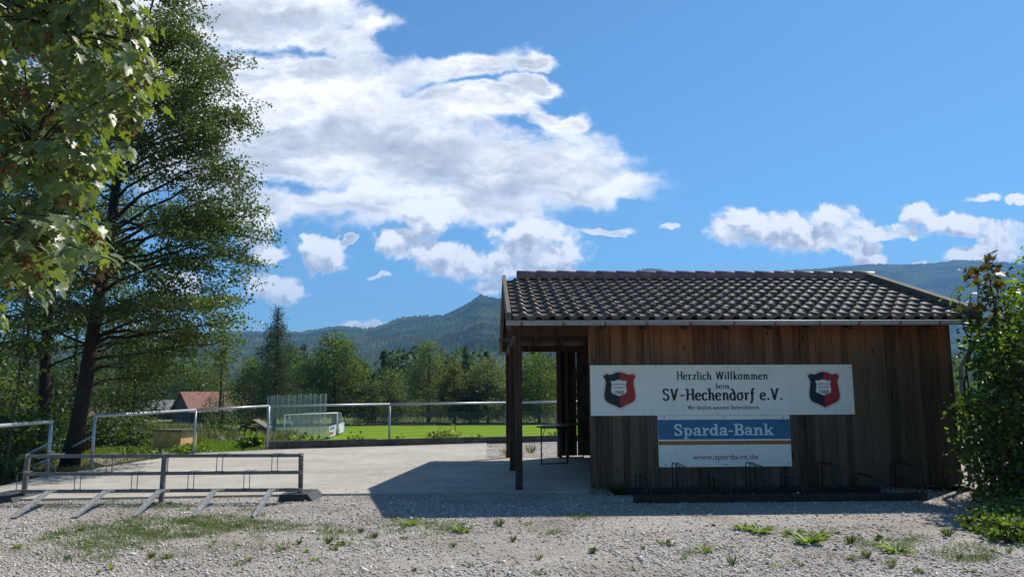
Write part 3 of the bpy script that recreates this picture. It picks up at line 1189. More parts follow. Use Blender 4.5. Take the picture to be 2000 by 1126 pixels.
# gutter ------------------------------------------------------------
gz = shedpt(1200, 627, EV - 0.07)[1]
g0, g1 = shedpt(988.5, 631, EV - 0.07)[0], shedpt(1908, 634, EV - 0.07)[0]
mb = MB()
V, n, r0 = [], 10, 0.066
for uu in (g0, g1):
    for rr in (r0, r0 - 0.006):
        for q in range(n):
            th = math.pi + math.pi * q / (n - 1)
            V.append(shed(uu, EV - 0.07 + math.cos(th) * rr, gz + math.sin(th) * rr * 0.95 - 0.004))
Fq = [(q, 2 * n + q, 2 * n + q + 1, q + 1) for q in range(n - 1)]
Fq += [(n + q, n + q + 1, 3 * n + q + 1, 3 * n + q) for q in range(n - 1)]
Fq += [(0, n, 3 * n, 2 * n), (n - 1, 3 * n - 1, 4 * n - 1, 2 * n - 1), tuple(range(n)), tuple(range(2 * n, 3 * n))]
mb.add(V, Fq, 0.5, 0, True)
mb.tube([shed(g0, EV - 0.137, gz), shed(g1, EV - 0.137, gz)], 0.009, 6)
GUT = mb.build('gutter', M['zinc'], SH)
for px in [1018, 1100, 1181, 1262, 1347, 1432, 1512, 1598, 1675, 1755, 1832]:
    uu = shedpt(px, 632, EV - 0.07)[0]
    mb = MB()
    V = []
    for du in (-0.018, 0.018):
        for q in range(n):
            th = math.pi + math.pi * q / (n - 1)
            V.append(shed(uu + du, EV - 0.07 + math.cos(th) * (r0 + 0.004), gz + math.sin(th) * (r0 + 0.004) * 0.95 - 0.004))
    mb.add(V, [(q, n + q, n + q + 1, q + 1) for q in range(n - 1)], 0.5)
    mb.build('bracket', M['rack'], GUT)
dpu = WALL_R + 0.10
mb = MB()
mb.tube([shed(WALL_R + 0.0, EV - 0.05, gz - 0.06), shed(WALL_R + 0.02, EV + 0.02, gz - 0.16), shed(dpu - 0.03, -0.16, gz - 0.72), shed(dpu, -0.09, gz - 0.82), shed(dpu, -0.09, 0.05)], 0.042, 10, 0.5)
mb.tube([shed(dpu, -0.09, 1.62), shed(dpu, -0.09, 1.70)], 0.049, 10, 0.8)
mb.build('downpipe', M['zinc'], SH)
for (v, z) in ((3.2, 2.72),):
    mb = MB()
    sbox(mb, uL - 0.07, pu - 0.06, v - 0.035, v + 0.035, z - 0.02, z + 0.04, 0.3)
    mb.build('purlin_end', M['oldgrey'], SH)

# ---------------------------------------------------------------- trestle table in the open bay
A, B_ = at(1047.5, 830, 17.0), at(1108, 833, 17.15)
A.z = B_.z = (A.z + B_.z) / 2
dirl = (at(1096, 819, 19.2) - A)
dirl.z = 0
dirl = dirl.normalized() * 2.15
TB = thing('trestle_table', 'long dark folding trestle table standing in the open bay of the shed', 'table', (A + dirl * 0.5 + (B_ - A) * 0.5) * 1.0)
TB.location.z = 0
TB.matrix_world = Matrix.Translation(TB.location)
M['tabletop'] = simple('stained_table_top', (0.055, 0.035, 0.025), 0.5, 0, 0.3, 8)
mb = MB()
up = Vector((0, 0, 0.028))
mb.hexa([A - up, B_ - up, B_ + dirl - up, A + dirl - up, A, B_, B_ + dirl, A + dirl], 0.5)
mb.build('tabletop', M['tabletop'], TB)
wv_ = (B_ - A)
for s in (0.09, 0.88):
    mb = MB()
    q0, q1 = A + dirl * s + wv_ * 0.08, A + dirl * s + wv_ * 0.92
    top = A.z - 0.03
    for q in (q0, q1):
        mb.tube([(q.x, q.y, 0.0), (q.x, q.y, top)], 0.016, 6)
    mb.tube([(q0.x, q0.y, 0.02), (q1.x, q1.y, 0.02)], 0.013, 6)
    mb.tube([(q0.x, q0.y, top - 0.02), (q1.x, q1.y, top - 0.02)], 0.013, 6)
    for q in (q0, q1):
        e = q + dirl * (0.17 if s < 0.5 else -0.17)
        mb.tube([(q.x, q.y, top - 0.32), (e.x, e.y, top - 0.005)], 0.009, 6)
    mb.build('leg_frame', M['black_steel'], TB)


# ================================================================== SIGNS AND LETTERING
def arc(cx, cy, rx, ry, a0, a1, n=10):
    return [(cx + rx * math.cos(R(a0 + (a1 - a0) * i / n)), cy + ry * math.sin(R(a0 + (a1 - a0) * i / n))) for i in range(n + 1)]


X = 0.62                                            # x-height of the club's lettering
BL = {
    'H': (.66, [[(.0, .97), (.08, .99), (.14, .93), (.13, .5), (.12, .1), (.05, 0)], [(.13, .50), (.52, .54)], [(.42, .97), (.50, .99), (.55, .93), (.54, .5), (.54, .08), (.62, .0)]]),
    'e': (.46, [arc(.22, .31, .19, .31, 20, 320, 14), [(.05, .30), (.40, .40)]]),
    'r': (.40, [[(.02, .58), (.10, .60), (.13, .5), (.12, .0)], [(.13, .42), (.24, .60), (.36, .58)]]),
    'z': (.42, [[(.03, .57), (.36, .60)], [(.36, .60), (.06, .04)], [(.04, .03), (.38, .05)]]),
    'l': (.25, [[(.02, .98), (.10, 1.0), (.12, .9), (.11, .1), (.20, .0)]]),
    'i': (.25, [[(.02, .58), (.10, .60), (.12, .5), (.11, .1), (.20, .0)], [(.06, .84), (.13, .78)]]),
    'c': (.40, [arc(.22, .31, .19, .31, 45, 320, 12)]),
    'h': (.52, [[(.02, .98), (.10, 1.0), (.12, .9), (.12, .0)], [(.12, .44), (.22, .60), (.34, .60), (.40, .46), (.39, .1), (.46, -.02)]]),
    'W': (.92, [[(.02, .96), (.10, .98), (.26, .02)], [(.26, .02), (.44, .86)], [(.40, .98), (.48, .96), (.64, .02)], [(.64, .02), (.84, .98)]]),
    'k': (.48, [[(.02, .98), (.10, 1.0), (.12, .9), (.12, .0)], [(.13, .28), (.40, .60)], [(.22, .36), (.36, .06), (.46, .0)]]),
    'o': (.50, [arc(.22, .30, .19, .30, 70, 430, 16), [(.28, .58), (.36, .66), (.44, .62)]]),
    'm': (.78, [[(.02, .58), (.10, .60), (.12, .5), (.12, .0)], [(.12, .44), (.22, .60), (.32, .58), (.37, .46), (.36, .0)], [(.37, .44), (.47, .60), (.58, .58), (.63, .46), (.62, .1), (.70, -.02)]]),
    'n': (.52, [[(.02, .58), (.10, .60), (.12, .5), (.12, .0)], [(.12, .44), (.22, .60), (.34, .60), (.40, .46), (.39, .1), (.46, -.02)]]),
    'b': (.48, [[(.02, .98), (.10, 1.0), (.12, .9), (.12, .06)], arc(.23, .31, .18, .30, 140, -130, 12)]),
    'S': (.56, [arc(.28, .74, .19, .24, 25, 180, 9) + [(.14, .62), (.28, .53), (.42, .42), (.47, .28)] + arc(.27, .25, .20, .25, 0, -160, 9)]),
    'V': (.64, [[(.0, .96), (.09, .98), (.28, .02)], [(.28, .02), (.50, .90), (.58, 1.0)]]),
    '-': (.44, [[(.05, .40), (.38, .43)]]),
    'd': (.50, [arc(.21, .30, .18, .30, 60, 330, 12), [(.12, .98), (.24, .90), (.37, .6), (.38, .1), (.45, .0)]]),
    'f': (.34, [[(.34, .96), (.24, 1.0), (.16, .88), (.15, .3), (.13, -.06), (.02, -.26)], [(.02, .58), (.30, .61)]]),
    '.': (.24, [[(.08, .02), (.13, .12)]]),
    'a': (.50, [arc(.21, .30, .18, .30, 70, 340, 12), [(.36, .62), (.38, .3), (.39, .08), (.46, .0)]]),
    'u': (.52, [[(.02, .58), (.10, .60), (.11, .3), (.16, .03), (.26, .02), (.37, .18)], [(.36, .60), (.38, .1), (.46, .0)]]),
    's': (.40, [arc(.20, .46, .14, .15, 30, 180, 7) + [(.10, .36), (.28, .28)] + arc(.19, .15, .15, .15, 20, -160, 7)]),
    'U': (.64, [[(.02, .96), (.10, .98), (.12, .5), (.14, .12), (.24, .0), (.36, .02), (.48, .2)], [(.46, .98), (.48, .3), (.49, .08), (.58, .0)]]),
    't': (.36, [[(.14, .88), (.13, .3), (.15, .06), (.24, .0), (.32, .06)], [(.02, .58), (.30, .61)]]),
    'ü': (.52, [[(.02, .58), (.10, .60), (.11, .3), (.16, .03), (.26, .02), (.37, .18)], [(.36, .60), (.38, .1), (.46, .0)], [(.12, .84), (.17, .78)], [(.28, .84), (.33, .78)]]),
    ' ': (.30, []),
}
CL = {                                              # slab serif of the bank's board: (points, thick, thin) or boxes
    'S': (.72, [('s', arc(.36, .76, .22, .20, 15, 180, 9) + [(.16, .64), (.36, .53), (.52, .42), (.57, .30)] + arc(.36, .25, .22, .21, 0, -165, 9), .19, .09), ('b', .53, .66, .60, .98), ('b', .07, .02, .14, .34)]),
    'p': (.78, [('b', .13, -.28, .31, .66), ('b', .03, -.30, .42, -.21), ('b', .02, .60, .20, .69), ('s', arc(.42, .34, .20, .29, 150, -150, 14), .20, .08)]),
    'a': (.68, [('s', [(.12, .50)] + arc(.31, .52, .16, .13, 150, 20, 6) + [(.47, .40), (.47, .10), (.54, .05), (.64, .06)], .19, .09), ('s', [(.46, .36), (.24, .33)] + arc(.23, .19, .13, .14, 100, 270, 8) + [(.36, .07), (.46, .16)], .17, .08)]),
    'r': (.58, [('b', .12, .04, .30, .66), ('b', .02, 0, .42, .09), ('b', .02, .60, .20, .69), ('s', [(.30, .42), (.37, .57), (.48, .62), (.52, .55)], .10, .10), ('b', .44, .44, .57, .60)]),
    'd': (.78, [('b', .46, .04, .64, 1.0), ('b', .36, .92, .50, 1.01), ('b', .58, 0, .75, .09), ('s', arc(.33, .34, .20, .29, 30, 330, 14), .20, .08)]),
    '-': (.42, [('b', .04, .30, .38, .43)]),
    'B': (.86, [('b', .14, .04, .34, .96), ('b', .03, 0, .46, .09), ('b', .03, .91, .46, 1.0), ('s', [(.40, .955)] + arc(.48, .74, .19, .215, 90, -90, 10) + [(.34, .525)], .21, .09), ('s', [(.40, .50)] + arc(.52, .27, .20, .225, 90, -90, 10) + [(.40, .045)], .22, .09)]),
    'n': (.80, [('b', .12, .04, .30, .66), ('b', .02, 0, .38, .09), ('b', .02, .60, .20, .69), ('s', [(.30, .46), (.38, .60), (.49, .63), (.58, .56), (.60, .42), (.60, .06)], .19, .09), ('b', .47, 0, .78, .09)]),
    'k': (.82, [('b', .12, .04, .30, 1.0), ('b', .02, 0, .40, .09), ('b', .02, .92, .20, 1.01), ('s', [(.30, .26), (.62, .60)], .09, .09), ('b', .48, .58, .78, .67), ('s', [(.38, .40), (.64, .06)], .18, .18), ('b', .52, 0, .82, .09)]),
}


class Flat:
    """flat paint / lettering pieces laid on a shed-parallel plane, one hair in front of the next"""

    def __init__(self, v):
        self.v, self.k, self.mb = v, 0, MB()

    def poly(self, pts, mi=0):
        v = self.v - 0.00025 * self.k
        self.k = (self.k + 1) % 12
        bm = bmesh.new()
        f = bm.faces.new([bm.verts.new(shed(p[0], v, p[1])) for p in pts])
        f.normal_update()
        bmesh.ops.triangulate(bm, faces=[f], ngon_method='EAR_CLIP')
        bm.normal_update()
        for i, q in enumerate(bm.verts):
            q.index = i
        fs = []
        for f in bm.faces:
            ix = [q.index for q in f.verts]
            fs.append(ix if f.normal.y < 0 else ix[::-1])
        self.mb.add([tuple(q.co) for q in bm.verts], fs, 0.5, mi)
        bm.free()

    def ribbon(self, pts, thick, thin, mi=0):
        v = self.v - 0.00025 * self.k
        self.k = (self.k + 1) % 12
        P = [Vector((a, b)) for a, b in pts]
        out = []
        for i, p in enumerate(P):
            d = (P[min(i + 1, len(P) - 1)] - P[max(i - 1, 0)]).normalized()
            w = thin + (thick - thin) * abs(d.y) ** 1.3
            n = Vector((-d.y, d.x)) * w / 2
            out.append((p + n, p - n))
        e0 = (P[0] - P[1]).normalized() * thin * 0.25
        e1 = (P[-1] - P[-2]).normalized() * thin * 0.25
        out[0] = (out[0][0] + e0, out[0][1] + e0)
        out[-1] = (out[-1][0] + e1, out[-1][1] + e1)
        V = []
        for a, b in out:
            V += [shed(a.x, v, a.y), shed(b.x, v, b.y)]
        self.mb.add(V, [(2 * i, 2 * i + 1, 2 * i + 3, 2 * i + 2) for i in range(len(P) - 1)], 0.5, mi)

    def word(self, text, font, cu, z0, h, width=None, heavy=1.0, track=0.0, mi=0):
        tot = sum(font[c][0] + track for c in text) - track
        s = h
        sx = (width / tot) if width else h
        x = cu - tot * sx / 2
        for c in text:
            adv, strokes = font[c]
            for st in strokes:
                if font is CL:
                    if st[0] == 'b':
                        _, a, b, c2, d = st
                        self.poly([(x + a * sx, z0 + b * s), (x + c2 * sx, z0 + b * s), (x + c2 * sx, z0 + d * s), (x + a * sx, z0 + d * s)], mi)
                    else:
                        self.ribbon([(x + a * sx, z0 + b * s) for a, b in st[1]], st[2] * s * 1.15, st[3] * s * 1.25, mi)
                else:
                    self.ribbon([(x + a * sx, z0 + b * s) for a, b in st], 0.185 * s * heavy, 0.100 * s * heavy, mi)
            x += (adv + track) * sx

    def build(self, name, m, parent):
        return self.mb.build(name, m, parent)


def plain_text(name, body, cu, z0, width, v, m, parent, sx=1.0, offset=0.0, height=None):
    """Blender's built-in sans outline, turned into a mesh on the shed plane, centred on cu"""
    cu_ = bpy.data.curves.new('t', 'FONT')
    cu_.body = body
    cu_.size = 1.0
    cu_.offset = offset
    ob = bpy.data.objects.new('t', cu_)
    COL.objects.link(ob)
    dg = bpy.context.evaluated_depsgraph_get()
    me = bpy.data.meshes.new_from_object(ob.evaluated_get(dg))
    bpy.data.objects.remove(ob)
    bpy.data.curves.remove(cu_)
    n = len(me.vertices)
    co = np.zeros(n * 3, dtype=np.float32)
    me.vertices.foreach_get('co', co)
    co = co.reshape(-1, 3)
    w = co[:, 0].max() - co[:, 0].min()
    k = width / w
    kz = k if height is None else height / 0.72
    x = (co[:, 0] - (co[:, 0].max() + co[:, 0].min()) / 2) * k + cu
    z = z0 + co[:, 1] * kz
    P = np.array([tuple(shed(a, v, b)) for a, b in zip(x, z)], dtype=np.float32)
    me.vertices.foreach_set('co', P.ravel())
    me.materials.clear()
    me.update()
    return link(name, me, parent, m)


def paint(name, col, rough=0.45):
    m, g, b, out = mat(name)
    co = objco(g)
    nz = g.noise(co, 3.0, 6, 0.6)
    st = g.noise(g.mapping(co, scale=(6, 6, 0.6)), 3.0, 5, 0.6)
    k = g.math('SUBTRACT', 1.0, g.math('MULTIPLY', g.smooth(g.math('ADD', g.math('MULTIPLY', nz, 0.5), g.math('MULTIPLY', st, 0.5)), 0.48, 0.7), 0.12))
    c = g.mix(1.0, col, g.ramp(k, [(0, 0.0), (1, 1.0)]), 'MULTIPLY')
    g.l(c, b.inputs['Base Color'])
    b.inputs['Roughness'].default_value = rough
    b.inputs['Specular IOR Level'].default_value = 0.35
    return m


M['white'] = paint('white_panel', (0.82, 0.775, 0.71))
M['ink'] = paint('black_print', (0.012, 0.014, 0.022))
M['ink2'] = paint('faded_navy_black_print', (0.012, 0.013, 0.032))
M['red'] = paint('red_print', (0.36, 0.024, 0.022))
M['blue'] = paint('blue_print', (0.026, 0.14, 0.275))
M['orange'] = paint('orange_print', (0.42, 0.115, 0.03))
M['lightblue'] = paint('pale_lettering', (0.62, 0.70, 0.74))
M['redtext'] = paint('rust_red_lettering', (0.33, 0.052, 0.028))
SV = -0.074


def sp(px, py, v=SV):
    return shedpt(px, py, v)


def panel(name, parent, corners, v_front, v_back, m):
    mb = MB()
    p = [shed(a, v_front, b) for a, b in corners] + [shed(a, v_back, b) for a, b in corners]
    mb.hexa([p[0], p[1], p[2], p[3], p[4], p[5], p[6], p[7]])
    return mb.build(name, m, parent)


a0, zt0 = sp(1151.8, 712.4)
a1, zt1 = sp(1663.7, 711.6)
b1, zb1 = sp(1669.8, 809)
b0, zb0 = sp(1154.6, 811)
ul, ur_, zt, zb = (a0 + b0) / 2, (a1 + b1) / 2, (zt0 + zt1) / 2, (zb0 + zb1) / 2
WS = thing('welcome_sign', 'wide white welcome board with black lettering and two crests on the shed wall', 'sign', shed((ul + ur_) / 2, SV, zb), YAW)
panel('panel', WS, [(ul, zb), (ur_, zb), (ur_, zt), (ul, zt)], SV, -0.058, M['white'])
VL = SV - 0.0006


def ln(pxl, pxr, pyb, pyt):
    (ua, za), (ub2, zb2) = sp(pxl, pyb), sp(pxr, pyb)
    h = sp((pxl + pxr) / 2, pyt)[1] - (za + zb2) / 2
    return (ua + ub2) / 2, (za + zb2) / 2, h, ub2 - ua


for text, box, hv in (('Herzlich Willkommen', (1322, 1500, 740.5, 725), 1.0), ('beim', (1398, 1425, 758.5, 747.5), 0.95),
                      ('SV-Hechendorf e.V.', (1294, 1529.5, 780.5, 758.5), 1.12), ('Wir danken unseren Unterstützern', (1343.5, 1483, 798.5, 791), 0.95)):
    c_, z_, h_, w_ = ln(*box)
    fl = Flat(VL)
    fl.word(text, BL, c_, z_, h_, w_, hv, 0.07)
    fl.build('lettering', M['ink'], WS)

SHIELD = [(0, 0), (30, 6), (62, 20), (80, 18), (92, 12), (117, 32), (104, 50), (98, 75), (103, 110), (110, 150), (110, 185), (98, 210), (70, 226), (35, 240), (0, 258)]


def shield(cu, cz, hw, hh, side=0):
    R_ = [(cu + x / 117 * hw, cz + (129 - y) / 129 * hh) for x, y in SHIELD]
    L_ = [(cu - x / 117 * hw, cz + (129 - y) / 129 * hh) for x, y in reversed(SHIELD[1:-1])]
    if side > 0:
        return R_
    if side < 0:
        return [R_[0]] + [R_[-1]] + L_ if False else [R_[-1]] + L_ + [R_[0]]
    return R_ + L_


for (pxc, pyc, ink) in ((1210.5, 761, 'ink'), (1610, 760, 'ink2')):
    cu, cz = sp(pxc, pyc)
    hw, hh = 0.305, 0.328
    fl = Flat(VL)
    fl.poly(shield(cu, cz, hw, hh), 0)
    fl.poly(shield(cu, cz, hw * 0.984, hh * 0.985), 1)
    fl.poly(shield(cu, cz, hw * 0.925, hh * 0.932, -1), 0)
    fl.poly(shield(cu, cz, hw * 0.925, hh * 0.932, 1), 2)
    fl.poly(shield(cu - 0.015, cz + 0.035, hw * 0.475, hh * 0.43), 3)
    fl.poly(shield(cu - 0.015, cz + 0.035, hw * 0.44, hh * 0.40), 1)
    CR = fl.build('crest', [M[ink], M['white'], M['red'], M['zinc']], WS)
    for body, dz, w_, of in (('Sportverein', 0.085, 0.20, 0.002), ('Hechendorf', 0.03, 0.20, 0.002), ('1968', -0.068, 0.155, 0.008)):
        plain_text('crest_lettering', body, cu - 0.012, cz + dz, w_, VL - 0.004, M['ink'], CR, offset=of)
mb = MB()
for px, py in ((1160, 716), (1280, 716), (1423, 717), (1540, 716), (1658, 716), (1163, 806), (1400, 807), (1420, 717), (1664, 804)):
    u_, z_ = sp(px, py)
    mb = MB()
    mb.tube([shed(u_, SV - 0.003, z_), shed(u_, SV + 0.002, z_)], 0.010, 8)
    mb.build('screw', M['galv'], WS)

# bank board
a0, zt0 = sp(1284.2, 811)
a1, zt1 = sp(1541.8, 809.8)
b0, zb0 = sp(1287.4, 911.4)
b1, zb1 = sp(1546.9, 909.8)
bl, br, bt, bb = (a0 + b0) / 2, (a1 + b1) / 2, zb - 0.004, (zb0 + zb1) / 2
BS = thing('bank_sign', 'white bank advertising board with blue band and orange stripe below the welcome board', 'sign', shed((bl + br) / 2, SV, bb), YAW)
panel('panel', BS, [(bl, bb), (br, bb), (br, bt), (bl, bt)], SV, -0.058, M['white'])


def band(name, py0, py1, m):
    z0_, z1_ = sp(1415, py1)[1], sp(1415, py0)[1]
    fl = Flat(VL + 0.0002)
    fl.poly([(bl + .002, z0_), (br - .002, z0_), (br - .002, z1_), (bl + .002, z1_)])
    fl.build(name, m, BS)


band('blue_band', 818.5, 857, M['blue'])
band('orange_stripe', 860, 867.5, M['orange'])
c_, z_, h_, w_ = ln(1316, 1512, 849.5, 827)
fl = Flat(VL - 0.0006)
fl.word('Sparda-Bank', CL, c_, z_, h_, w_)
fl.build('lettering', M['lightblue'], BS)
c_, z_, h_, w_ = ln(1353, 1481, 896, 885.5)
plain_text('lettering', 'www.sparda-m.de', c_, z_, w_, VL - 0.0006, M['redtext'], BS, offset=0.012, height=h_ * 0.98)
mb = MB()
for px, py in ((1297.5, 814.5), (1414, 814.3), (1529.5, 814), (1300, 907), (1418, 906), (1540, 905)):
    u_, z_ = sp(px, py)
    mb = MB()
    mb.tube([shed(u_, SV - 0.004, z_), shed(u_, SV + 0.002, z_)], 0.012, 8)
    mb.build('screw', M['black_steel'], BS)

# ================================================================== BICYCLE RACKS
# low rack along the shed wall: timber sills and bent-bar wheel holders, every other one raised
WR = thing('wall_bicycle_rack', 'dark low bicycle rack with timber sills and bent bars along the shed wall', 'bicycle rack', shed(2.6, -1.1, ZG), YAW)
uA, uB = shedpt(1238, 975, -1.35)[0], shedpt(1803, 968, -1.3)[0]
mb = MB()
sbox(mb, uA, uB, -1.42, -1.27, ZG - 0.02, ZG + 0.105, 0.35, cham=0.01)
mb.build('sill', M['darkbeam'], WR)
mb = MB()
sbox(mb, uA - 0.1, uB - 0.25, -0.52, -0.38, ZG - 0.02, ZG + 0.10, 0.2, cham=0.01)
mb.build('sill', M['darkbeam'], WR)
for px, hi in ((1246, 0), (1318, 1), (1390, 0), (1462, 1), (1530, 0), (1603, 1), (1672, 0), (1746, 1)):
    u_ = shedpt(px, 950, -0.45)[0]
    h = 0.415 if hi else 0.235
    mb = MB()
    for du in (-0.035, 0.035):
        z0_ = ZG + 0.09
        pts = [shed(u_ + du, -0.45, z0_), shed(u_ + du, -0.46, z0_ + h - 0.04), shed(u_ + du, -0.50, z0_ + h), shed(u_ + du, -0.95, z0_ + h - 0.02),
               shed(u_ + du, -1.22, z0_ + h - 0.05), shed(u_ + du, -1.30, z0_ + h - 0.12), shed(u_ + du, -1.34, z0_)]
        mb.tube(pts, 0.009, 6)
    mb.tube([shed(u_ - 0.035, -0.46, z0_ + h * 0.62), shed(u_ + 0.035, -0.46, z0_ + h * 0.62)], 0.008, 6)
    mb.tube([shed(u_ - 0.035, -1.26, z0_ + h * 0.78), shed(u_ + 0.035, -1.26, z0_ + h * 0.78)], 0.008, 6)
    mb.build('wheel_holder', M['black_steel'], WR)

# tall double-row rack in the foreground
YR = 11.72
BR = thing('steel_bicycle_rack', 'grey steel two-row bicycle rack with sloping wheel ramps on the gravel', 'bicycle rack', (-5.7, YR, ZG))


def atR(px, py, Y=YR):
    return at(px, py, Y)


tL, tM, tR = atR(55, 890), atR(322, 888.5), atR(588, 888)
bL, bM, bR = gnd(46, 970, ZG + 0.03), gnd(315, 980, ZG), gnd(587, 966, ZG + 0.05)
for (t_, b_) in ((tL, bL), (tM, bM), (tR, bR)):
    mb = MB()
    mb.beam(b_, t_ + Vector((0, 0, 0.012)), 0.062, 0.062, 0.5, up=(1, 0, 0))
    mb.build('post', M['rack'], BR)
rails = []
for (pl, pm_, pr) in (((55, 890.5), (322, 889), (588, 888.5)), ((52, 925.5), (320, 923.5), (588, 921.5)), ((49, 959), (318, 957.5), (588, 955.5))):
    a, b_ = atR(*pl), atR(*pr)
    mb = MB()
    mb.beam(a, b_, 0.04, 0.05, 0.5)
    rails.append((a, b_))
    mb.build('rail', M['rack'], BR)


def on(rail, px):
    a, b_ = rail
    x = (px - 1000) / F * YR
    t = (x - a.x) / (b_.x - a.x)
    return a.lerp(b_, t)


for (up_, low_, pxs) in ((0, 1, (118, 226, 332, 436, 541)), (1, 2, (58, 168, 276, 383, 489))):
    for px in pxs:
        mb = MB()
        for d_ in (0, 0.088):
            T_, B2 = on(rails[up_], px) + Vector((d_, 0, 0)), on(rails[low_], px) + Vector((d_, 0, 0))
            pts = [B2 + Vector((0, -0.02, 0.02)), B2 + Vector((0, -0.028, 0.05)), T_ + Vector((0, -0.028, -0.01)), T_ + Vector((0.01, -0.02, 0.028)), T_ + Vector((0.055, 0.10, 0.034))]
            mb.tube(pts, 0.0065, 6)
        B2 = on(rails[low_], px)
        mb.tube([B2 + Vector((-0.02, -0.03, 0.028)), B2 + Vector((0.12, -0.03, 0.028))], 0.006, 6)
        mb.build('wheel_holder', M['rack'], BR)
for (xt, kx, ky, ex, ey) in ((128, 95, 960.5, 27, 1010), (240, 207, 959.5, 146, 1009), (344, 312, 958.5, 264, 1007), (448, 420, 957.5, 382, 1007), (551, 530, 956.5, 498, 1007.5)):
    r_ = on(rails[2], xt) + Vector((0, 0, -0.005))
    e = gnd(ex, ey, ZG + 0.02)
    k = at(kx, ky, 11.25)
    mb = MB()
    d_ = (e - k).normalized()
    for (p, q) in ((r_, k), (k, e)):
        ax = (q - p).normalized()
        s = ax.cross(Vector((0, 0, 1))).normalized()
        n_ = s.cross(ax).normalized()
        sec = [(-.036, .030), (-.036, -.004), (.036, -.004), (.036, .030), (.030, .030), (.030, .003), (-.030, .003), (-.030, .030)]
        V = [c_ + s * a_ + n_ * b3 for c_ in (p, q) for a_, b3 in sec]
        mb.add(V, [(i, (i + 1) % 8, 8 + (i + 1) % 8, 8 + i) for i in range(8)] + [(0, 1, 6, 7), (1, 2, 5, 6), (2, 3, 4, 5)] + [(8 + 7, 8 + 6, 8 + 1, 8), (8 + 6, 8 + 5, 8 + 2, 8 + 1), (8 + 5, 8 + 4, 8 + 3, 8 + 2)])
    mb.build('wheel_ramp', M['ramp'], BR)
# recycled-rubber base plates under the end posts
for (cx_, lab, sgn) in ((bL + Vector((-0.16, -0.05, 0)), 'flat black rubber base plate under the far-left rack post, edge cut by the photo', -1),
                        (bR + Vector((0.02, 0.0, 0)), 'flat black rubber base plate under the right-hand rack post, beside the concrete edge', 1)):
    P_ = thing('rubber_base_plate', lab, 'base plate', (cx_.x, cx_.y, ZG), 0.06)
    mb = MB()
    w2, d2, hh = 0.27, 0.36, 0.10
    z0_ = ZG + 0.003
    x0, x1, y0, y1 = cx_.x - w2, cx_.x + w2, cx_.y - d2, cx_.y + d2
    lo = [(x0, y0, z0_), (x1, y0, z0_), (x1, y1, z0_), (x0, y1, z0_)]
    hi_ = [(x0 + .02, y0 + .02, z0_ + hh), (x1 - .10, y0 + .05, z0_ + hh), (x1 - .10, y1 - .05, z0_ + hh), (x0 + .02, y1 - .02, z0_ + hh)]
    mb.hexa(lo + hi_, 0.5)
    mb.build('plate', M['rubber'], P_)
    for (dx, dy) in ((-.12, -.2), (.04, -.2), (-.12, .2), (.04, .2)):
        mb = MB()
        mb.box((cx_.x + dx - .05, cx_.y + dy - .035, z0_ + hh - 0.005), (cx_.x + dx + .05, cx_.y + dy + .035, z0_ + hh + 0.006), 0.1, cham=0.004)
        mb.build('grip_lug', M['black_steel'], P_)

# ================================================================== KERB WALL AND RAILINGS
m, g, b, out = mat('dark_weathered_concrete')
co = objco(g)
nz = g.noise(co, 2.2, 7, 0.65)
c = g.mix(g.smooth(nz, 0.3, 0.7), (0.04, 0.038, 0.034), (0.10, 0.092, 0.082))
st = g.noise(g.mapping(co, scale=(4, 4, 0.5)), 3, 5, 0.6)
c = g.mix(g.smooth(st, 0.52, 0.7, 0, 0.5), c, (0.16, 0.15, 0.135))
g.l(c, b.inputs['Base Color'])
b.inputs['Roughness'].default_value = 0.9
g.l(g.bump(nz, 0.5, 0.02), b.inputs['Normal'])
M['kerb'] = m
KW = thing('low_kerb_wall', 'long low dark concrete kerb wall edging the slab in front of the pitch', 'kerb wall', KA)
nb = 5
a_, b_ = KA - KD * 0.05, KB + KD * 9.0
for k in range(nb):
    p, q = a_.lerp(b_, k / nb), a_.lerp(b_, (k + 1) / nb) - KD * 0.012
    mb = MB()
    w_ = KN * 0.14
    h0 = 0.225 - 0.02 * k
    pts = [p, q, q + w_, p + w_]
    mb.cbox((0, 0, 0), (1, 1, 1), 0.03, fn=lambda x, y, z: tuple(p.lerp(q, x) + w_ * y + Vector((0, 0, -0.3 + (h0 + 0.3 - 0.006 * x) * z))))
    mb.build('concrete_block', M['kerb'], KW)


def z_at(P, py):
    """height over P whose picture row is py"""
    lo, hi_ = -5.0, 12.0
    for _ in range(40):
        mid = (lo + hi_) / 2
        d = Vector((P.x, P.y, mid - EYE))
        cp, s_ = math.cos(PITCH), math.sin(PITCH)
        dep, up_ = d.y * cp + d.z * s_, -d.y * s_ + d.z * cp
        X_, Y_ = d.x / dep * F, -up_ / dep * F
        yy = 563 + X_ * math.sin(ROLL) + Y_ * math.cos(ROLL)
        if yy > py:
            lo = mid
        else:
            hi_ = mid
    return lo


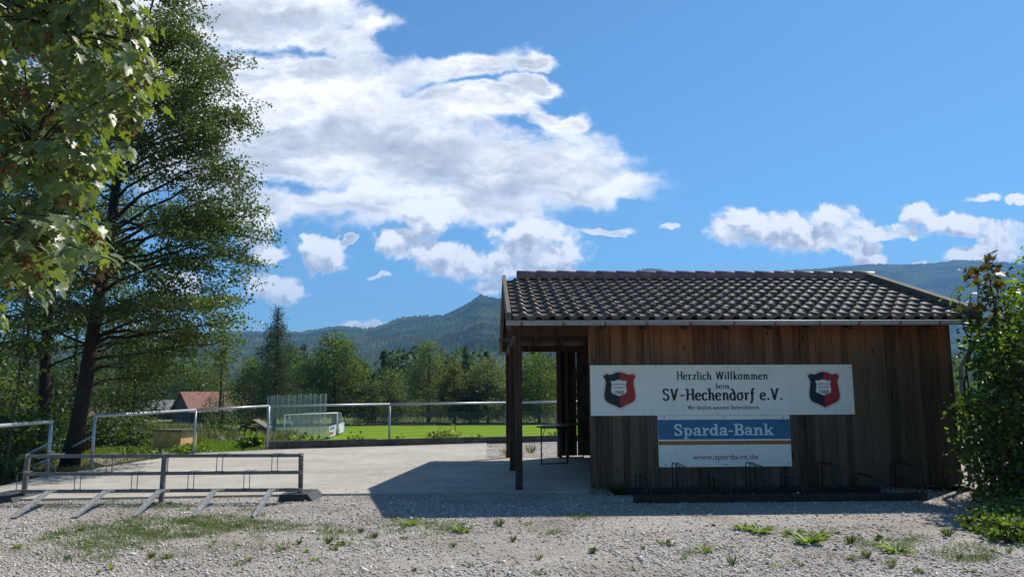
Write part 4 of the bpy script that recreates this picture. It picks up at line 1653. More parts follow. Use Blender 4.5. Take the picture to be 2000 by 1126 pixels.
P522, P760, P995 = gnd(522, 877), gnd(760, 868), KA + KD * ((gnd(994, 864) - KA).dot(KD))
off = KN * -0.06
RL = thing('tubular_railing', 'long grey tubular railing running along the slab edge and in front of the pitch', 'railing', P522)
posts = [(P178, 812), (P378, 800), (P522, 792.5), (P760 - KN * 0.0, 789)]
tops = [Vector((p.x, p.y, z_at(p, y))) for p, y in posts]
p995 = P995 + off
tops.append(Vector((p995.x, p995.y, z_at(p995, 786))))
p1150 = p995 + KD * 4.0
tops.append(Vector((p1150.x, p1150.y, z_at(p995, 786) + 0.03)))
p1250 = p1150 + KD * 3.7
tops.append(Vector((p1250.x, p1250.y, tops[-1].z + 0.02)))
for i, t_ in enumerate(tops):
    mb = MB()
    mb.tube([(t_.x, t_.y, -0.02), (t_.x, t_.y, t_.z)], 0.040 if i in (2,) else 0.034, 10)
    mb.build('post', M['galv'], RL)
mb = MB()
for a_, b_ in zip(tops[:-1], tops[1:]):
    d_ = (b_ - a_).normalized()
    mb.tube([a_ - d_ * 0.03, b_ + d_ * 0.03], 0.036, 10)
mb.build('top_rail', M['galv'], RL)
# stair handrails going down the bank between the two railings
h0, h1 = at(168, 857, P178.y + 0.1), at(70, 912, P178.y + 3.4)
mb = MB()
mb.tube([tops[0] + Vector((0, 0.0, -0.42)), at(108, 890, 19.2)], 0.026, 8)
mb.build('stair_handrail', M['galv'], RL)
LL = thing('short_tubular_railing', 'short grey tubular railing at the far left edge of the slab, cut by the photo', 'railing', P95)
tp = Vector((P95.x, P95.y, z_at(P95, 823)))
q1 = gnd(0, 951)
q2 = q1 + (q1 - P95).normalized() * 2.0
mb = MB()
for p in (P95, q2):
    mb = MB()
    mb.tube([(p.x, p.y, -0.02), (p.x, p.y, tp.z)], 0.034, 10)
    mb.build('post', M['galv'], LL)
mb = MB()
mb.tube([tp + Vector((0, 0.03, 0)), (q2.x, q2.y, tp.z)], 0.036, 10)
mb.build('top_rail', M['galv'], LL)
for (dz, px, py) in ((-0.42, 0, 913), (-0.74, 30, 925)):
    mb = MB()
    e = at(px, py, 17.0)
    s_ = tp + Vector((0, 0, dz))
    mb.tube([s_, e, e + (e - s_) * 0.3], 0.024, 8)
    mb.build('stair_handrail', M['galv'], LL)


# ================================================================== THINGS BEYOND THE YARD
def tz(x, y):
    return float(terrain(np.array([x]), np.array([y]))[0])


def pxpos(px, D):
    x = (px - 1000) / F * D
    return Vector((x, D, tz(x, D)))


M['redtile'] = simple('red_roof_tile', (0.22, 0.092, 0.064), 0.8, 0, 0.35, 3)
M['greyshingle'] = simple('grey_shingle', (0.20, 0.195, 0.19), 0.85, 0, 0.3, 3)
M['barnwood'] = woodmat('barn_boards', (0.10, 0.085, 0.07), (0.09, 0.08, 0.068), 0.0, 2.0)
M['spruce'] = simple('fresh_spruce_boards', (0.78, 0.46, 0.18), 0.7, 0, 0.25, 6, 0.2)
M['felt'] = simple('green_roof_felt', (0.055, 0.075, 0.04), 0.9, 0, 0.3, 6)


def barn(label, px, D, wpx, ridge_py, eave_py, depth, rz, roofm, name='barn'):
    """gabled field barn; its ridge runs along local x"""
    P = pxpos(px, D)
    L = wpx / F * D
    zr, ze = z_at(P, ridge_py) - P.z, z_at(P, eave_py) - P.z
    o = thing(name, label, 'barn', P, rz)
    T = Matrix.Translation(P) @ Matrix.Rotation(rz, 4, 'Z')
    tf = lambda x, y, z: tuple(T @ Vector((x, y, z)))
    h = depth / 2
    mb = MB()
    for s in (-1, 1):                                   # gable walls board by board
        y = -h
        while y < h - 0.01:
            y2 = min(y + 0.28, h)
            z2 = ze + (zr - ze) * (1 - max(abs(y), abs(y2)) / h) - 0.05
            mb.box((s * L / 2 - 0.03, y, -0.6), (s * L / 2 + 0.03, y2 - 0.015, z2), fn=tf)
            y = y2
        x = -L / 2 + 0.03
        while x < L / 2 - 0.05:
            x2 = min(x + 0.28, L / 2 - 0.03)
            mb.box((x, s * h - 0.03, -0.6), (x2 - 0.015, s * h + 0.03, ze), fn=tf)
            x = x2
    mb.build('wall', M['barnwood'], o)
    mb = MB()
    oh, sl = 0.5, (zr - ze) / h
    for s in (-1, 1):
        p = []
        for dz in (0.0, 0.14):
            for (x, y) in ((-L / 2 - .4, 0), (L / 2 + .4, 0), (L / 2 + .4, s * (h + oh)), (-L / 2 - .4, s * (h + oh))):
                p.append(tf(x, y, zr - abs(y) * sl + dz))
        mb.hexa(p)
    mb.build('roof', roofm, o)
    mb = MB()
    mb.box((-0.9, -h - 0.06, -0.2), (0.9, -h - 0.035, ze * 0.75), 0.1, fn=tf)
    mb.build('door', M['barnwood'], o)
    return o


barn('field barn with red tiled roof and dark board walls behind the railing', 427, 112, 128, 766, 799, 6.4, R(46), M['redtile'])
barn('low grey-shingled barn roof left of the red-roofed barn', 345, 126, 78, 782, 800, 6.0, R(10), M['greyshingle'])
barn('far barn with dull red roof glimpsed behind the leaning trunk', 178, 122, 70, 800, 813, 6.0, R(6), M['redtile'])

# fresh wooden box hut in the garden --------------------------------------
P = gnd(342, 882, -0.30)
P.z = tz(P.x, P.y)
D = P.y
wh = 70 / F * D
HB = thing('wooden_box_hut', 'ochre spruce box hut with flat dark roof in the garden below the slab', 'box hut', P, R(-16))
T = Matrix.Translation(P) @ Matrix.Rotation(R(-16), 4, 'Z')
tf = lambda x, y, z: tuple(T @ Vector((x, y, z)))
ztop = z_at(P, 838) - P.z
w, d = wh * 0.84, 0.75
mb = MB()
for s in (-1, 1):
    x = -w / 2
    while x < w / 2 - 0.01:
        x2 = min(x + 0.095, w / 2)
        mb.box((x, s * d / 2 - 0.012, -0.1), (x2 - 0.003, s * d / 2 + 0.012, ztop - 0.03), fn=tf)
        x = x2
    y = -d / 2 + 0.012
    while y < d / 2 - 0.02:
        y2 = min(y + 0.095, d / 2 - 0.012)
        mb.box((s * w / 2 - 0.012, y, -0.1), (s * w / 2 + 0.012, y2 - 0.003, ztop - 0.03), fn=tf)
        y = y2
mb.build('wall', M['spruce'], HB)
mb = MB()
mb.box((-w / 2 - 0.05, -d / 2 - 0.08, ztop - 0.03), (w / 2 + 0.10, d / 2 + 0.05, ztop + 0.01), 0.5, fn=tf)
mb.build('roof', M['felt'], HB)
mb = MB()
mb.box((-w * 0.36, -d / 2 - 0.03, ztop * 0.42), (w * 0.36, -d / 2 - 0.013, ztop * 0.9), 0.8, fn=tf)
mb.build('shutter', M['spruce'], HB)
mb = MB()
mb.box((-w * 0.40, -d / 2 - 0.035, ztop * 0.36), (w * 0.40, -d / 2 - 0.013, ztop * 0.40), 0.1, fn=tf)
mb.build('ledge', M['spruce'], HB)
for s in (-1, 1):
    mb = MB()
    mb.box((s * w / 2 - 0.05, -d / 2 - 0.03, -0.1), (s * w / 2 + 0.02, -d / 2 - 0.013, ztop - 0.03), 0.95, fn=tf)
    mb.build('corner_board', M['spruce'], HB)

# dark little shelter with a gable roof, left of the net --------------------
P = pxpos(504, 40)
zt = z_at(P, 819) - P.z
WS2 = thing('garden_shelter', 'small dark wooden shelter with open gable roof beside the railing post', 'shelter', P, 0.1)
mb = MB()
k = 40 / F
for x in np.arange(-0.42, 0.43, 0.105):
    mb.box((P.x + x, P.y - 0.3, P.z - 0.2), (P.x + x + 0.098, P.y - 0.27, P.z + zt - 0.36))
mb.box((P.x - 0.42, P.y - 0.27, P.z - 0.2), (P.x - 0.39, P.y + 0.4, P.z + zt - 0.36))
mb.box((P.x + 0.49, P.y - 0.27, P.z - 0.2), (P.x + 0.52, P.y + 0.4, P.z + zt - 0.36))
mb.build('wall', M['barnwood'], WS2)
mb = MB()
for s in (-1, 1):
    mb.beam((P.x + .05, P.y, P.z + zt), (P.x + .05 + s * 0.72, P.y, P.z + zt - 0.42), 1.0, 0.05, 0.4)
mb.build('roof', M['oldgrey'], WS2)

# rocks ----------------------------------------------------------------------
def rock(px, py, w, lab, seed):
    P = gnd(px, py, -0.35)
    P.z = tz(P.x, P.y)
    bm = bmesh.new()
    bmesh.ops.create_icosphere(bm, subdivisions=3, radius=1)
    rr = random.Random(seed)
    planes = [(Vector((rr.uniform(-1, 1), rr.uniform(-1, 1), rr.uniform(-.3, 1))).normalized(), rr.uniform(.5, .85)) for _ in range(9)]
    for v in bm.verts:
        for n, d in planes:
            t = v.co.dot(n) - d
            if t > 0:
                v.co -= n * t * 0.9
        v.co += Vector([rr.uniform(-1, 1) for _ in range(3)]) * 0.02
        v.co = Vector((v.co.x * w * .5, v.co.y * w * .45, v.co.z * w * .36)) + P + Vector((0, 0, w * .12))
    me = bpy.data.meshes.new('rock')
    bm.to_mesh(me)
    bm.free()
    o = link('rock', me, None, M['rock'])
    tag(o, lab, 'rock')


M['rock'] = simple('dark_boulder', (0.075, 0.072, 0.066), 0.9, 0, 0.5, 5, 0.6)
rock(430, 868, 0.62, 'dark boulder lying in the grass between the box hut and the leafy bush', 3)
rock(468, 866, 0.95, 'largest dark boulder in the grass, beside the leafy bush at the railing post', 8)
rock(404, 861, 0.35, 'small dark stone in the grass near the box hut', 12)

# ball-catching net ------------------------------------------------------------
m, g, b, out = mat('grey_netting')
co = objco(g)
b.inputs['Base Color'].default_value = (0.40, 0.44, 0.44, 1)
b.inputs['Roughness'].default_value = 0.7
st = g.attr('tone')
al = g.math('ADD', 0.24, g.math('ADD', g.math('MULTIPLY', g.math('POWER', st, 3.0), 0.20), g.math('MULTIPLY', g.noise(g.mapping(co, scale=(3, 3, 1)), 6, 3), 0.12)))
g.l(al, b.inputs['Alpha'])
M['net'] = m
N0, N1 = pxpos(526, 62), pxpos(640, 66)
NF = thing('ball_catch_net', 'tall grey ball-catching net in hanging folds on thin poles behind the railing', 'net', N0)
nx, nzv = 132, 10
V, tone = [], []
for i in range(nx + 1):
    t = i / nx
    p = N0.lerp(N1, t)
    zt = z_at(p, 772 - 4 * t + 1.3 * math.sin(t * 31) + 1.0 * math.sin(t * 57 + 1))
    fold = 0.05 * math.sin(t * 70) + 0.03 * math.sin(t * 143 + 2)
    for j in range(nzv + 1):
        s = j / nzv
        V.append((p.x + fold * 0.2, p.y + fold * (0.5 + 0.5 * s), -2.85 + (zt + 2.85) * s))
        tone.append(0.5 + 0.5 * math.cos(t * 70) * 0.8)
Q = [(i * (nzv + 1) + j, (i + 1) * (nzv + 1) + j, (i + 1) * (nzv + 1) + j + 1, i * (nzv + 1) + j + 1) for i in range(nx) for j in range(nzv)]
link('netting', npmesh('netting', np.array(V), np.array(Q), {'tone': np.array(tone)}, True), NF, M['net'])
for i in range(10):
    t = i / 9
    p = N0.lerp(N1, t)
    mb = MB()
    mb.tube([(p.x, p.y + 0.12, -2.9), (p.x, p.y + 0.12, z_at(p, 772 - 4 * t))], 0.014, 6)
    mb.build('pole', M['rack'], NF)

# goal ---------------------------------------------------------------------------
G0, G1 = at(556, 812, 77.0), at(659, 803.5, 84.5)
zb_ = -2.76
GL = thing('football_goal', 'white football goal with net standing at the near end of the pitch', 'goal', (G0.x, G0.y, zb_))
M['goalwhite'] = simple('white_goal_frame', (0.72, 0.73, 0.73), 0.5, 0.0, 0.08, 6)
zg = (G0.z + G1.z) / 2
bk = Vector((1.9, -0.6, 0))
for p in (G0, G1):
    mb = MB()
    mb.tube([(p.x, p.y, zb_), (p.x, p.y, zg)], 0.06, 8)
    mb.build('goal_post', M['goalwhite'], GL)
    mb = MB()
    q = p - bk * 0.0 + Vector((-1.0, 0.2, 0)) if False else p + Vector((0.95, 0.4, 0))
    mb.tube([(p.x, p.y, zg), (p.x + 0.35, p.y + 0.15, zg), (q.x, q.y, zb_)], 0.032, 6)
    mb.build('net_stay', M['goalwhite'], GL)
mb = MB()
mb.tube([(G0.x, G0.y, zg), (G1.x, G1.y, zg)], 0.06, 8)
mb.build('crossbar', M['goalwhite'], GL)
m, g, b, out = mat('goal_netting')
b.inputs['Base Color'].default_value = (0.62, 0.64, 0.64, 1)
b.inputs['Alpha'].default_value = 0.12
M['gnet'] = m
mb = MB()
o1, o2 = Vector((0.35, 0.15, 0)), Vector((0.95, 0.4, 0))
a, b_ = Vector((G0.x, G0.y, zg)), Vector((G1.x, G1.y, zg))
dn = Vector((0, 0, zb_ - zg))
mb.add([a, b_, b_ + o1, a + o1, b_ + o2 + dn, a + o2 + dn], [(0, 1, 2, 3), (3, 2, 4, 5)])
mb.add([a, a + o1, a + o2 + dn, a + dn], [(0, 1, 2, 3)])
mb.add([b_, b_ + o1, b_ + o2 + dn, b_ + dn], [(0, 1, 2, 3)])
mb.build('goal_net', M['gnet'], GL)

# pitch-side advertising boards ------------------------------------------------------
for (px0, px1, y0, y1, D0, D1, lab, cols) in (
        (642, 656, 852, 828, 74.0, 79.5, 'colourful pitch-side advertising board at the goal, nearer of the two', [(0.62, 0.62, 0.62), (0.35, 0.08, 0.07), (0.12, 0.2, 0.42)]),
        (661, 672, 842, 825, 81.0, 86.0, 'plain white pitch-side board beyond the goal', [(0.7, 0.71, 0.72)])):
    a, b_ = at(px0, y0, D0), at(px1, y0 - (6 if D0 < 80 else 4), D1)
    a.z = b_.z = -2.75
    hgt = 1.05
    o = thing('advertising_board', lab, 'advertising board', a)
    mb = MB()
    mb.beam(a + Vector((0, 0, hgt / 2 + .12)), b_ + Vector((0, 0, hgt / 2 + .12)), 0.04, hgt, 0.5)
    mb.build('panel', paint('board_face', cols[0]), o)
    for i, c_ in enumerate(cols[1:]):
        mb = MB()
        z_ = 0.25 + 0.48 * i
        mb.beam(a.lerp(b_, 0.12) + Vector((0, 0, z_ + .2)), a.lerp(b_, 0.6 + .15 * i) + Vector((0, 0, z_ + .2)), 0.052, 0.30, 0.5)
        mb.build('colour_band', paint('board_print', c_), o)
    for t in (0.05, 0.95):
        mb = MB()
        p = a.lerp(b_, t)
        mb.beam(p + Vector((0.05, 0, -0.05)), p + Vector((0.05, 0, 0.7)), 0.06, 0.06, 0.5)
        mb.build('support', M['galv'], o)

# dark wire fence along the far side of the pitch ---------------------------------------
WF = thing('wire_fence', 'dark wire mesh fence on steel posts along the far side of the pitch', 'fence', pxpos(700, 105))
m, g, b, out = mat('wire_mesh')
b.inputs['Base Color'].default_value = (0.06, 0.065, 0.06, 1)
b.inputs['Alpha'].default_value = 0.38
fa, fb = Vector((-22.0, 104.5, -2.8)), Vector((26.0, 108.5, -2.8))
mb = MB()
mb.add([fa, fb, fb + Vector((0, 0, 1.9)), fa + Vector((0, 0, 1.9))], [(0, 1, 2, 3)])
mb.build('mesh_panel', m, WF)
for i in range(17):
    p = fa.lerp(fb, i / 16)
    mb = MB()
    mb.tube([p, p + Vector((0, 0, 2.0))], 0.025, 6)
    mb.build('post', M['rubber'], WF)

# weathered plank fence behind the leaning trunk -------------------------------------------
PF = thing('plank_fence', 'short brown weathered plank fence behind the leaning trunk', 'fence', pxpos(150, 23))
a, b_ = gnd(140, 905, -0.35), gnd(180, 896, -0.45)
for i in range(7):
    p = a.lerp(b_, i / 6)
    mb = MB()
    mb.box((p.x - 0.055, p.y - 0.012, -0.6), (p.x + 0.055, p.y + 0.012, -0.35 + 0.78 + rnd.uniform(-.05, .05)), cham=0.004)
    mb.build('plank', M['timber'], PF)
mb = MB()
mb.beam(a + Vector((-.1, .03, 0.15)), b_ + Vector((.1, .03, 0.2)), 0.04, 0.07)
mb.build('rail', M['timber'], PF)


# ================================================================== VEGETATION
LM = {
    'alder': leafmat('alder_leaf', [(0.030, 0.050, 0.018), (0.060, 0.088, 0.030), (0.105, 0.138, 0.045)], 0.42, 0.40, 0.45),
    'maple': leafmat('maple_leaf', [(0.085, 0.120, 0.055), (0.13, 0.175, 0.075), (0.19, 0.235, 0.085)], 0.38, 0.42, 0.6, (1.7, 1.75, 0.35)),
    'larch': leafmat('larch_needles', [(0.022, 0.040, 0.022), (0.045, 0.068, 0.030), (0.085, 0.105, 0.035)], 0.3, 0.6, 0.2),
    'dark': leafmat('dark_foliage', [(0.016, 0.032, 0.012), (0.034, 0.058, 0.017), (0.072, 0.100, 0.026)], 0.38, 0.5, 0.3),
    'mid': leafmat('mid_foliage', [(0.026, 0.048, 0.014), (0.075, 0.110, 0.026), (0.16, 0.18, 0.038)], 0.42, 0.55, 0.25),
    'willow': leafmat('willow_foliage', [(0.042, 0.064, 0.030), (0.105, 0.132, 0.060), (0.18, 0.195, 0.085)], 0.40, 0.55, 0.3),
    'yellow': leafmat('yellowing_foliage', [(0.07, 0.085, 0.020), (0.125, 0.125, 0.028), (0.17, 0.15, 0.035)], 0.38, 0.6, 0.2),
    'bright': leafmat('bright_weed_leaf', [(0.065, 0.115, 0.020), (0.115, 0.175, 0.028), (0.18, 0.22, 0.05)], 0.42, 0.5, 0.3),
    'pale': leafmat('pale_variegated_leaf', [(0.14, 0.19, 0.035), (0.24, 0.27, 0.07), (0.36, 0.36, 0.15)], 0.35, 0.5, 0.3),
    'hazel': leafmat('hazel_leaf', [(0.020, 0.040, 0.014), (0.040, 0.070, 0.019), (0.074, 0.115, 0.024)], 0.48, 0.42, 0.4, (3.6, 3.6, 0.5)),
    'copper': leafmat('copper_maple_leaf', [(0.045, 0.06, 0.018), (0.09, 0.055, 0.02), (0.06, 0.085, 0.02), (0.10, 0.13, 0.025)], 0.4, 0.45, 0.35, (1.8, 1.5, 0.6)),
    'grass': leafmat('grass_blade', [(0.06, 0.115, 0.025), (0.10, 0.165, 0.04), (0.15, 0.20, 0.06), (0.26, 0.25, 0.13)], 0.35, 0.55, 0.2, (1.3, 1.4, 0.7)),
    'tall': leafmat('tall_grass', [(0.08, 0.115, 0.03), (0.15, 0.175, 0.06), (0.23, 0.22, 0.10), (0.29, 0.25, 0.14)], 0.3, 0.6, 0.2, (1.3, 1.3, 0.8)),
    'samara': leafmat('maple_keys', [(0.10, 0.06, 0.03), (0.19, 0.10, 0.045), (0.24, 0.16, 0.07)], 0.35, 0.6, 0.2, (1.4, 1.1, 0.7)),
    'forest': leafmat('forest_foliage', [(0.032, 0.055, 0.032), (0.06, 0.09, 0.042), (0.10, 0.13, 0.05)], 0.35, 0.8, 0.1),
}


def grow(name, label, cat, base, trunk, r0, limbs, kind, size, lm, seed, side=(3, 0.45), twl=0.35, per=14, spread=0.22, flat=0.45,
         group=None, r1=0.03, start=0.25, bark='bark', sub=2, upb=0.8, droop=0.0, pad=None):
    """trunk: points; limbs: (t on trunk, end point, sag). Side shoots and leaves grow along the outer part of each limb."""
    r = np.random.default_rng(seed)
    rg = random.Random(seed)
    o = thing(name, label, cat, base, 0, group)
    tp = [Vector(p) for p in trunk]
    nt = len(tp)
    mb = MB()
    rad = [r0 * (1 - i / (nt - 1)) ** 0.8 + r1 * (i / (nt - 1)) for i in range(nt)]
    rad[0] *= 1.25
    mb.tube(tp, rad, 12)
    C, CT = [], []

    def ontrunk(t):
        f = t * (nt - 1)
        i = min(int(f), nt - 2)
        return tp[i].lerp(tp[i + 1], f - i), rad[i] + (rad[i + 1] - rad[i]) * (f - i)
    for (t, end, sag) in limbs:
        p0, pr = ontrunk(t)
        end = Vector(end)
        path = bez(p0, end, sag, 7, 0.025, rg)
        L = (end - p0).length
        lr = min(pr * 0.5, 0.008 + 0.0105 * L)
        mb.tube(path, [max(0.008, lr * (1 - 0.85 * i / 7)) for i in range(8)], 6, caps=False)
        tl = rg.random()
        ax = (end - p0).normalized()
        lat = ax.cross(Vector((0, 0, 1)))
        if lat.length < 0.1:
            lat = Vector((rg.uniform(-1, 1), rg.uniform(-1, 1), 0))
        lat.normalize()
        ns = max(3, int(side[0] * L))
        for k in range(ns):
            s = start + (1 - start) * (k + rg.random()) / ns
            f = s * 7
            i = min(int(f), 6)
            q = path[i].lerp(path[i + 1], f - i)
            sl = L * side[1] * (1.05 - s) * rg.uniform(0.5, 1.1) + twl * 0.5
            d = (lat * rg.choice((-1, 1)) * rg.uniform(0.5, 1) + ax * rg.uniform(0.2, 0.9) + Vector((0, 0, rg.uniform(-0.25, 0.35)))).normalized()
            e = q + d * sl
            if sl > 0.25:
                mb.tube([q, q.lerp(e, 0.5) + Vector((0, 0, 0.04 * sl)), e], [0.012, 0.008, 0.004] if L > 1.5 else [0.006, 0.004, 0.003], 4, caps=False)
            m = max(1, int(sl / twl * sub))
            for j in range(m):
                tt = (j + 1) / m
                C.append(q.lerp(e, tt) + Vector([rg.gauss(0, 0.35) * twl, rg.gauss(0, 0.35) * twl, rg.gauss(0, 0.2) * twl]))
                CT.append(min(1, max(0, 0.55 * tl + 0.45 * rg.random())))
            if pad and s > 0.3:                          # leafy pads at the shoot ends, gaps between them
                pc = rg.random()
                for j in range(pad[0]):
                    c = e + Vector((rg.gauss(0, pad[1]), rg.gauss(0, pad[1]), rg.gauss(0, pad[1] * 0.34)))
                    if j % 3 == 0:
                        mb.tube([e, c], [0.005, 0.003], 3, caps=False)
                    C.append(c)
                    CT.append(min(1, max(0, 0.3 * tl + 0.5 * pc + 0.3 * rg.random())))
    tr = mb.build('trunk', M[bark], o)
    soup = twig_leaves(r, kind, np.array([tuple(c) for c in C]), per, spread, size, flat, upb, np.array(CT), droop)
    link('crown', leaf_mesh('crown', [soup]), o, LM[lm])
    return o


def crown_limbs(rg, base, H, prof, n, t0=0.2, updroop=0.1, sx=1.0, tx=None):
    """limb ends spread over a crown whose radius at relative height h is prof(h)"""
    out = []
    for k in range(n):
        h = t0 + (1 - t0) * (k + rg.random()) / n
        a = k * 2.399 + rg.uniform(-0.5, 0.5)
        rr = prof(h) * rg.uniform(0.72, 1.08)
        z = H * h + rr * updroop
        out.append((max(0.05, min(0.97, h - 0.12 * rg.random() - rr / H * 0.25)), (base.x + math.cos(a) * rr * sx, base.y + math.sin(a) * rr, base.z + z), 0.04 * rr))
    return out


def px_tree(label, px, top_py, wpx, D, lm, seed, shape='round', leaf=0.24, n=44, per=18, name='deciduous_tree', t0=0.12, kind='rhomb', group=None, lean=0.0, flat=0.7, spread=None, sub=2.0, twl=None, bark='bark'):
    base = pxpos(px, D)
    H = z_at(base, top_py) - base.z
    W = wpx / F * D / 2
    rg = random.Random(seed)
    profs = {'round': lambda h: W * max(0.12, math.sin(math.pi * min(1, max(0.02, (h * 0.93 + 0.05)))) ** 0.6),
             'cone': lambda h: W * max(0.05, (1.05 - h)) ** 0.9,
             'egg': lambda h: W * max(0.1, (math.sin(math.pi * (h * 0.95 + 0.02)) ** 0.7) * (1.25 - 0.5 * h)),
             'tall': lambda h: W * max(0.12, min(1, 1.35 * (1.03 - h)) ** 0.6)}
    tr = [base + Vector((lean * H * t * t + rg.uniform(-.01, .01) * H, rg.uniform(-.01, .01) * H, H * 0.97 * t)) for t in (0, .15, .3, .45, .6, .75, .9, 1)]
    tr[0] = base + Vector((0, 0, -0.3))
    sc = W / 4.0
    return grow(name, label, 'tree', base, tr, 0.022 * H, crown_limbs(rg, base, H * 0.97, profs[shape], n, t0), kind, leaf, LMK(lm), seed,
                side=(1.6 / max(.5, sc), 0.5), twl=twl or 0.55 * max(0.6, sc), per=per, spread=spread or 0.42 * max(0.6, sc), flat=flat, group=group, start=0.3, sub=sub, bark=bark)


def LMK(k):
    return k


# ------------------------------------------------------------- the large trees at the left
def trunkpts(lst, D):
    return [at(px, py, D + dd) for px, py, dd in lst]


rg = random.Random(21)
DA = 18.0
tA = trunkpts([(134, 905, 0), (150, 840, 0), (166, 750, 0.1), (180, 660, 0.2), (196, 560, 0.2), (212, 470, 0.3), (226, 370, 0.3), (238, 250, 0.3), (246, 120, 0.2), (250, -40, 0.2), (252, -260, 0.2)], DA)
tA[0].z = tz(tA[0].x, tA[0].y) - 0.1


def tA_t(py):
    ys = [905, 840, 750, 660, 560, 470, 370, 250, 120, -40, -260]
    for i in range(10):
        if ys[i] >= py >= ys[i + 1]:
            return (i + (ys[i] - py) / (ys[i] - ys[i + 1])) / 10
    return 1.0


limA = []
right = [  # start row on the trunk, end px, end row, depth offset, sag
    (690, 440, 665, 0.2, .05), (660, 452, 628, -0.8, .1), (640, 425, 700, 0.8, .25), (650, 430, 585, 0.3, .1), (600, 445, 600, -1.6, .15),
    (600, 380, 560, -0.6, .1), (720, 330, 690, -0.6, .1), (740, 300, 745, 0.6, .1), (705, 370, 735, 1.2, .1), (670, 330, 640, 1.5, .1), (630, 310, 600, -1.0, .1),
    (560, 455, 500, 0.0, .2), (520, 512, 468, 0.4, .25), (500, 505, 425, -0.8, .2), (530, 490, 520, 0.8, .4), (540, 455, 548, -0.4, .4), (480, 470, 445, 1.6, .2),
    (470, 480, 392, -0.4, .2), (440, 468, 352, 0.6, .2), (420, 440, 318, -1.2, .2), (450, 400, 420, 2.0, .1), (430, 390, 470, -1.8, .2),
    (380, 425, 300, 0.8, .2), (350, 430, 268, -0.5, .15), (330, 472, 222, 0.3, .1), (320, 468, 240, -0.3, .2), (300, 435, 195, 0.9, .1), (290, 395, 250, -1.4, .1), (300, 380, 300, 1.8, .1),
    (250, 445, 128, 0.2, .05), (240, 430, 150, -0.9, .1), (220, 412, 110, 0.9, .05), (230, 390, 170, 1.7, .1), (200, 370, 190, -1.6, .1),
    (150, 372, 20, 0.4, .0), (160, 376, 62, -0.6, .05), (120, 365, -10, 0.9, .0), (180, 350, 78, 1.6, .05), (100, 350, -40, -0.9, 0), (140, 330, 40, -1.8, .05),
    (60, 380, -90, 0.3, 0), (0, 365, -150, -0.6, 0), (-40, 340, -220, 0.6, 0)]
for (y0, ex, ey, dd, sag) in right:
    limA.append((tA_t(y0 + 15), at(ex, ey, DA + dd * 1.0), sag * 1.4))
for k in range(46):
    y0 = 700 - 19 * k + rg.uniform(-12, 12)
    a = rg.uniform(0.45, 1.55) * math.pi if k % 3 else rg.uniform(-0.4, 0.4) * math.pi
    L = rg.uniform(1.7, 3.1) * (0.75 if y0 < 0 else 1)
    t = tA_t(max(-250, y0))
    f = t * 10
    i = min(9, int(f))
    p = tA[i].lerp(tA[i + 1], f - i)
    limA.append((t, p + Vector((math.cos(a) * L * (0.75 if math.cos(a) > 0 else 1), math.sin(a) * L, rg.uniform(0.1, 1.0))), .15))
grow('alder_tree', 'tall dark leaning alder with wide layered branches at the left, nearer the slab', 'tree', (tA[0].x, tA[0].y, tA[0].z), tA, 0.195, limA,
     'rhomb', 0.074, 'alder', 31, side=(2.3, 0.27), twl=0.50, per=21, spread=0.105, flat=0.55, start=0.34, sub=0.8, pad=(9, 0.25))

DB = 20.5
tB = trunkpts([(80, 905, 0), (84, 840, 0), (88, 740, 0), (91, 660, 0), (96, 580, 0), (104, 480, 0), (112, 380, 0), (120, 250, 0), (128, 100, 0), (134, -80, 0), (138, -260, 0)], DB)
tB[0].z = tz(tB[0].x, tB[0].y) - 0.1
limB = []
for k in range(64):
    t = 0.22 + 0.76 * (k + rg.random()) / 64
    f = t * 10
    i = min(9, int(f))
    p = tB[i].lerp(tB[i + 1], f - i)
    a = k * 2.399
    L = rg.uniform(1.6, 3.4)
    limB.append((t, p + Vector((math.cos(a) * L, math.sin(a) * L, rg.uniform(-0.1, 0.9))), .15))
grow('alder_tree', 'straight dark alder trunk further left, its crown behind the maple leaves', 'tree', (tB[0].x, tB[0].y, tB[0].z), tB, 0.165, limB,
     'rhomb', 0.085, 'alder', 32, side=(2.0, 0.32), twl=0.55, per=18, spread=0.13, flat=0.55, start=0.26, sub=0.9, pad=(10, 0.30))

# young ash at the far left
tS = trunkpts([(6, 960, 0), (14, 900, 0), (24, 830, 0), (34, 760, 0.1), (42, 690, 0.1), (50, 620, 0.1), (56, 560, 0.1)], 14.5)
limS = [(t_, at(ex, ey, 14.5 + dd), .05) for t_, ex, ey, dd in ((.45, 60, 775, 0), (.5, 2, 800, .2), (.6, 66, 728, .2), (.68, 20, 690, -.2), (.75, 75, 678, 0), (.8, 70, 640, .2),
                                                             (.85, 20, 640, 0), (.95, 74, 600, -.1), (.98, 30, 575, 0), (.35, 55, 850, .1))]
grow('ash_sapling', 'thin pale-leaved sapling stem at the far left edge, before the straight alder', 'tree', tS[0], tS, 0.026, limS, 'ovate', 0.10, 'bright', 33,
     side=(7, .35), twl=0.2, per=5, spread=0.09, flat=0.4, r1=0.008, bark='twig')

# maple overhanging from the left: big lobed leaves close to the camera
MP = [(-700, -300), (250, -300), (262, 0), (300, 30), (335, 95), (305, 150), (312, 195), (285, 250), (290, 290), (230, 325), (185, 345), (175, 395), (215, 425), (262, 455), (235, 500), (200, 545),
      (150, 560), (110, 575), (70, 585), (45, 640), (0, 660), (-200, 640), (-700, 560)]


def inside(x, y, P):
    c = False
    for i in range(len(P)):
        (x1, y1), (x2, y2) = P[i], P[i - 1]
        if (y1 > y) != (y2 > y) and x < (x2 - x1) * (y - y1) / (y2 - y1) + x1:
            c = not c
    return c


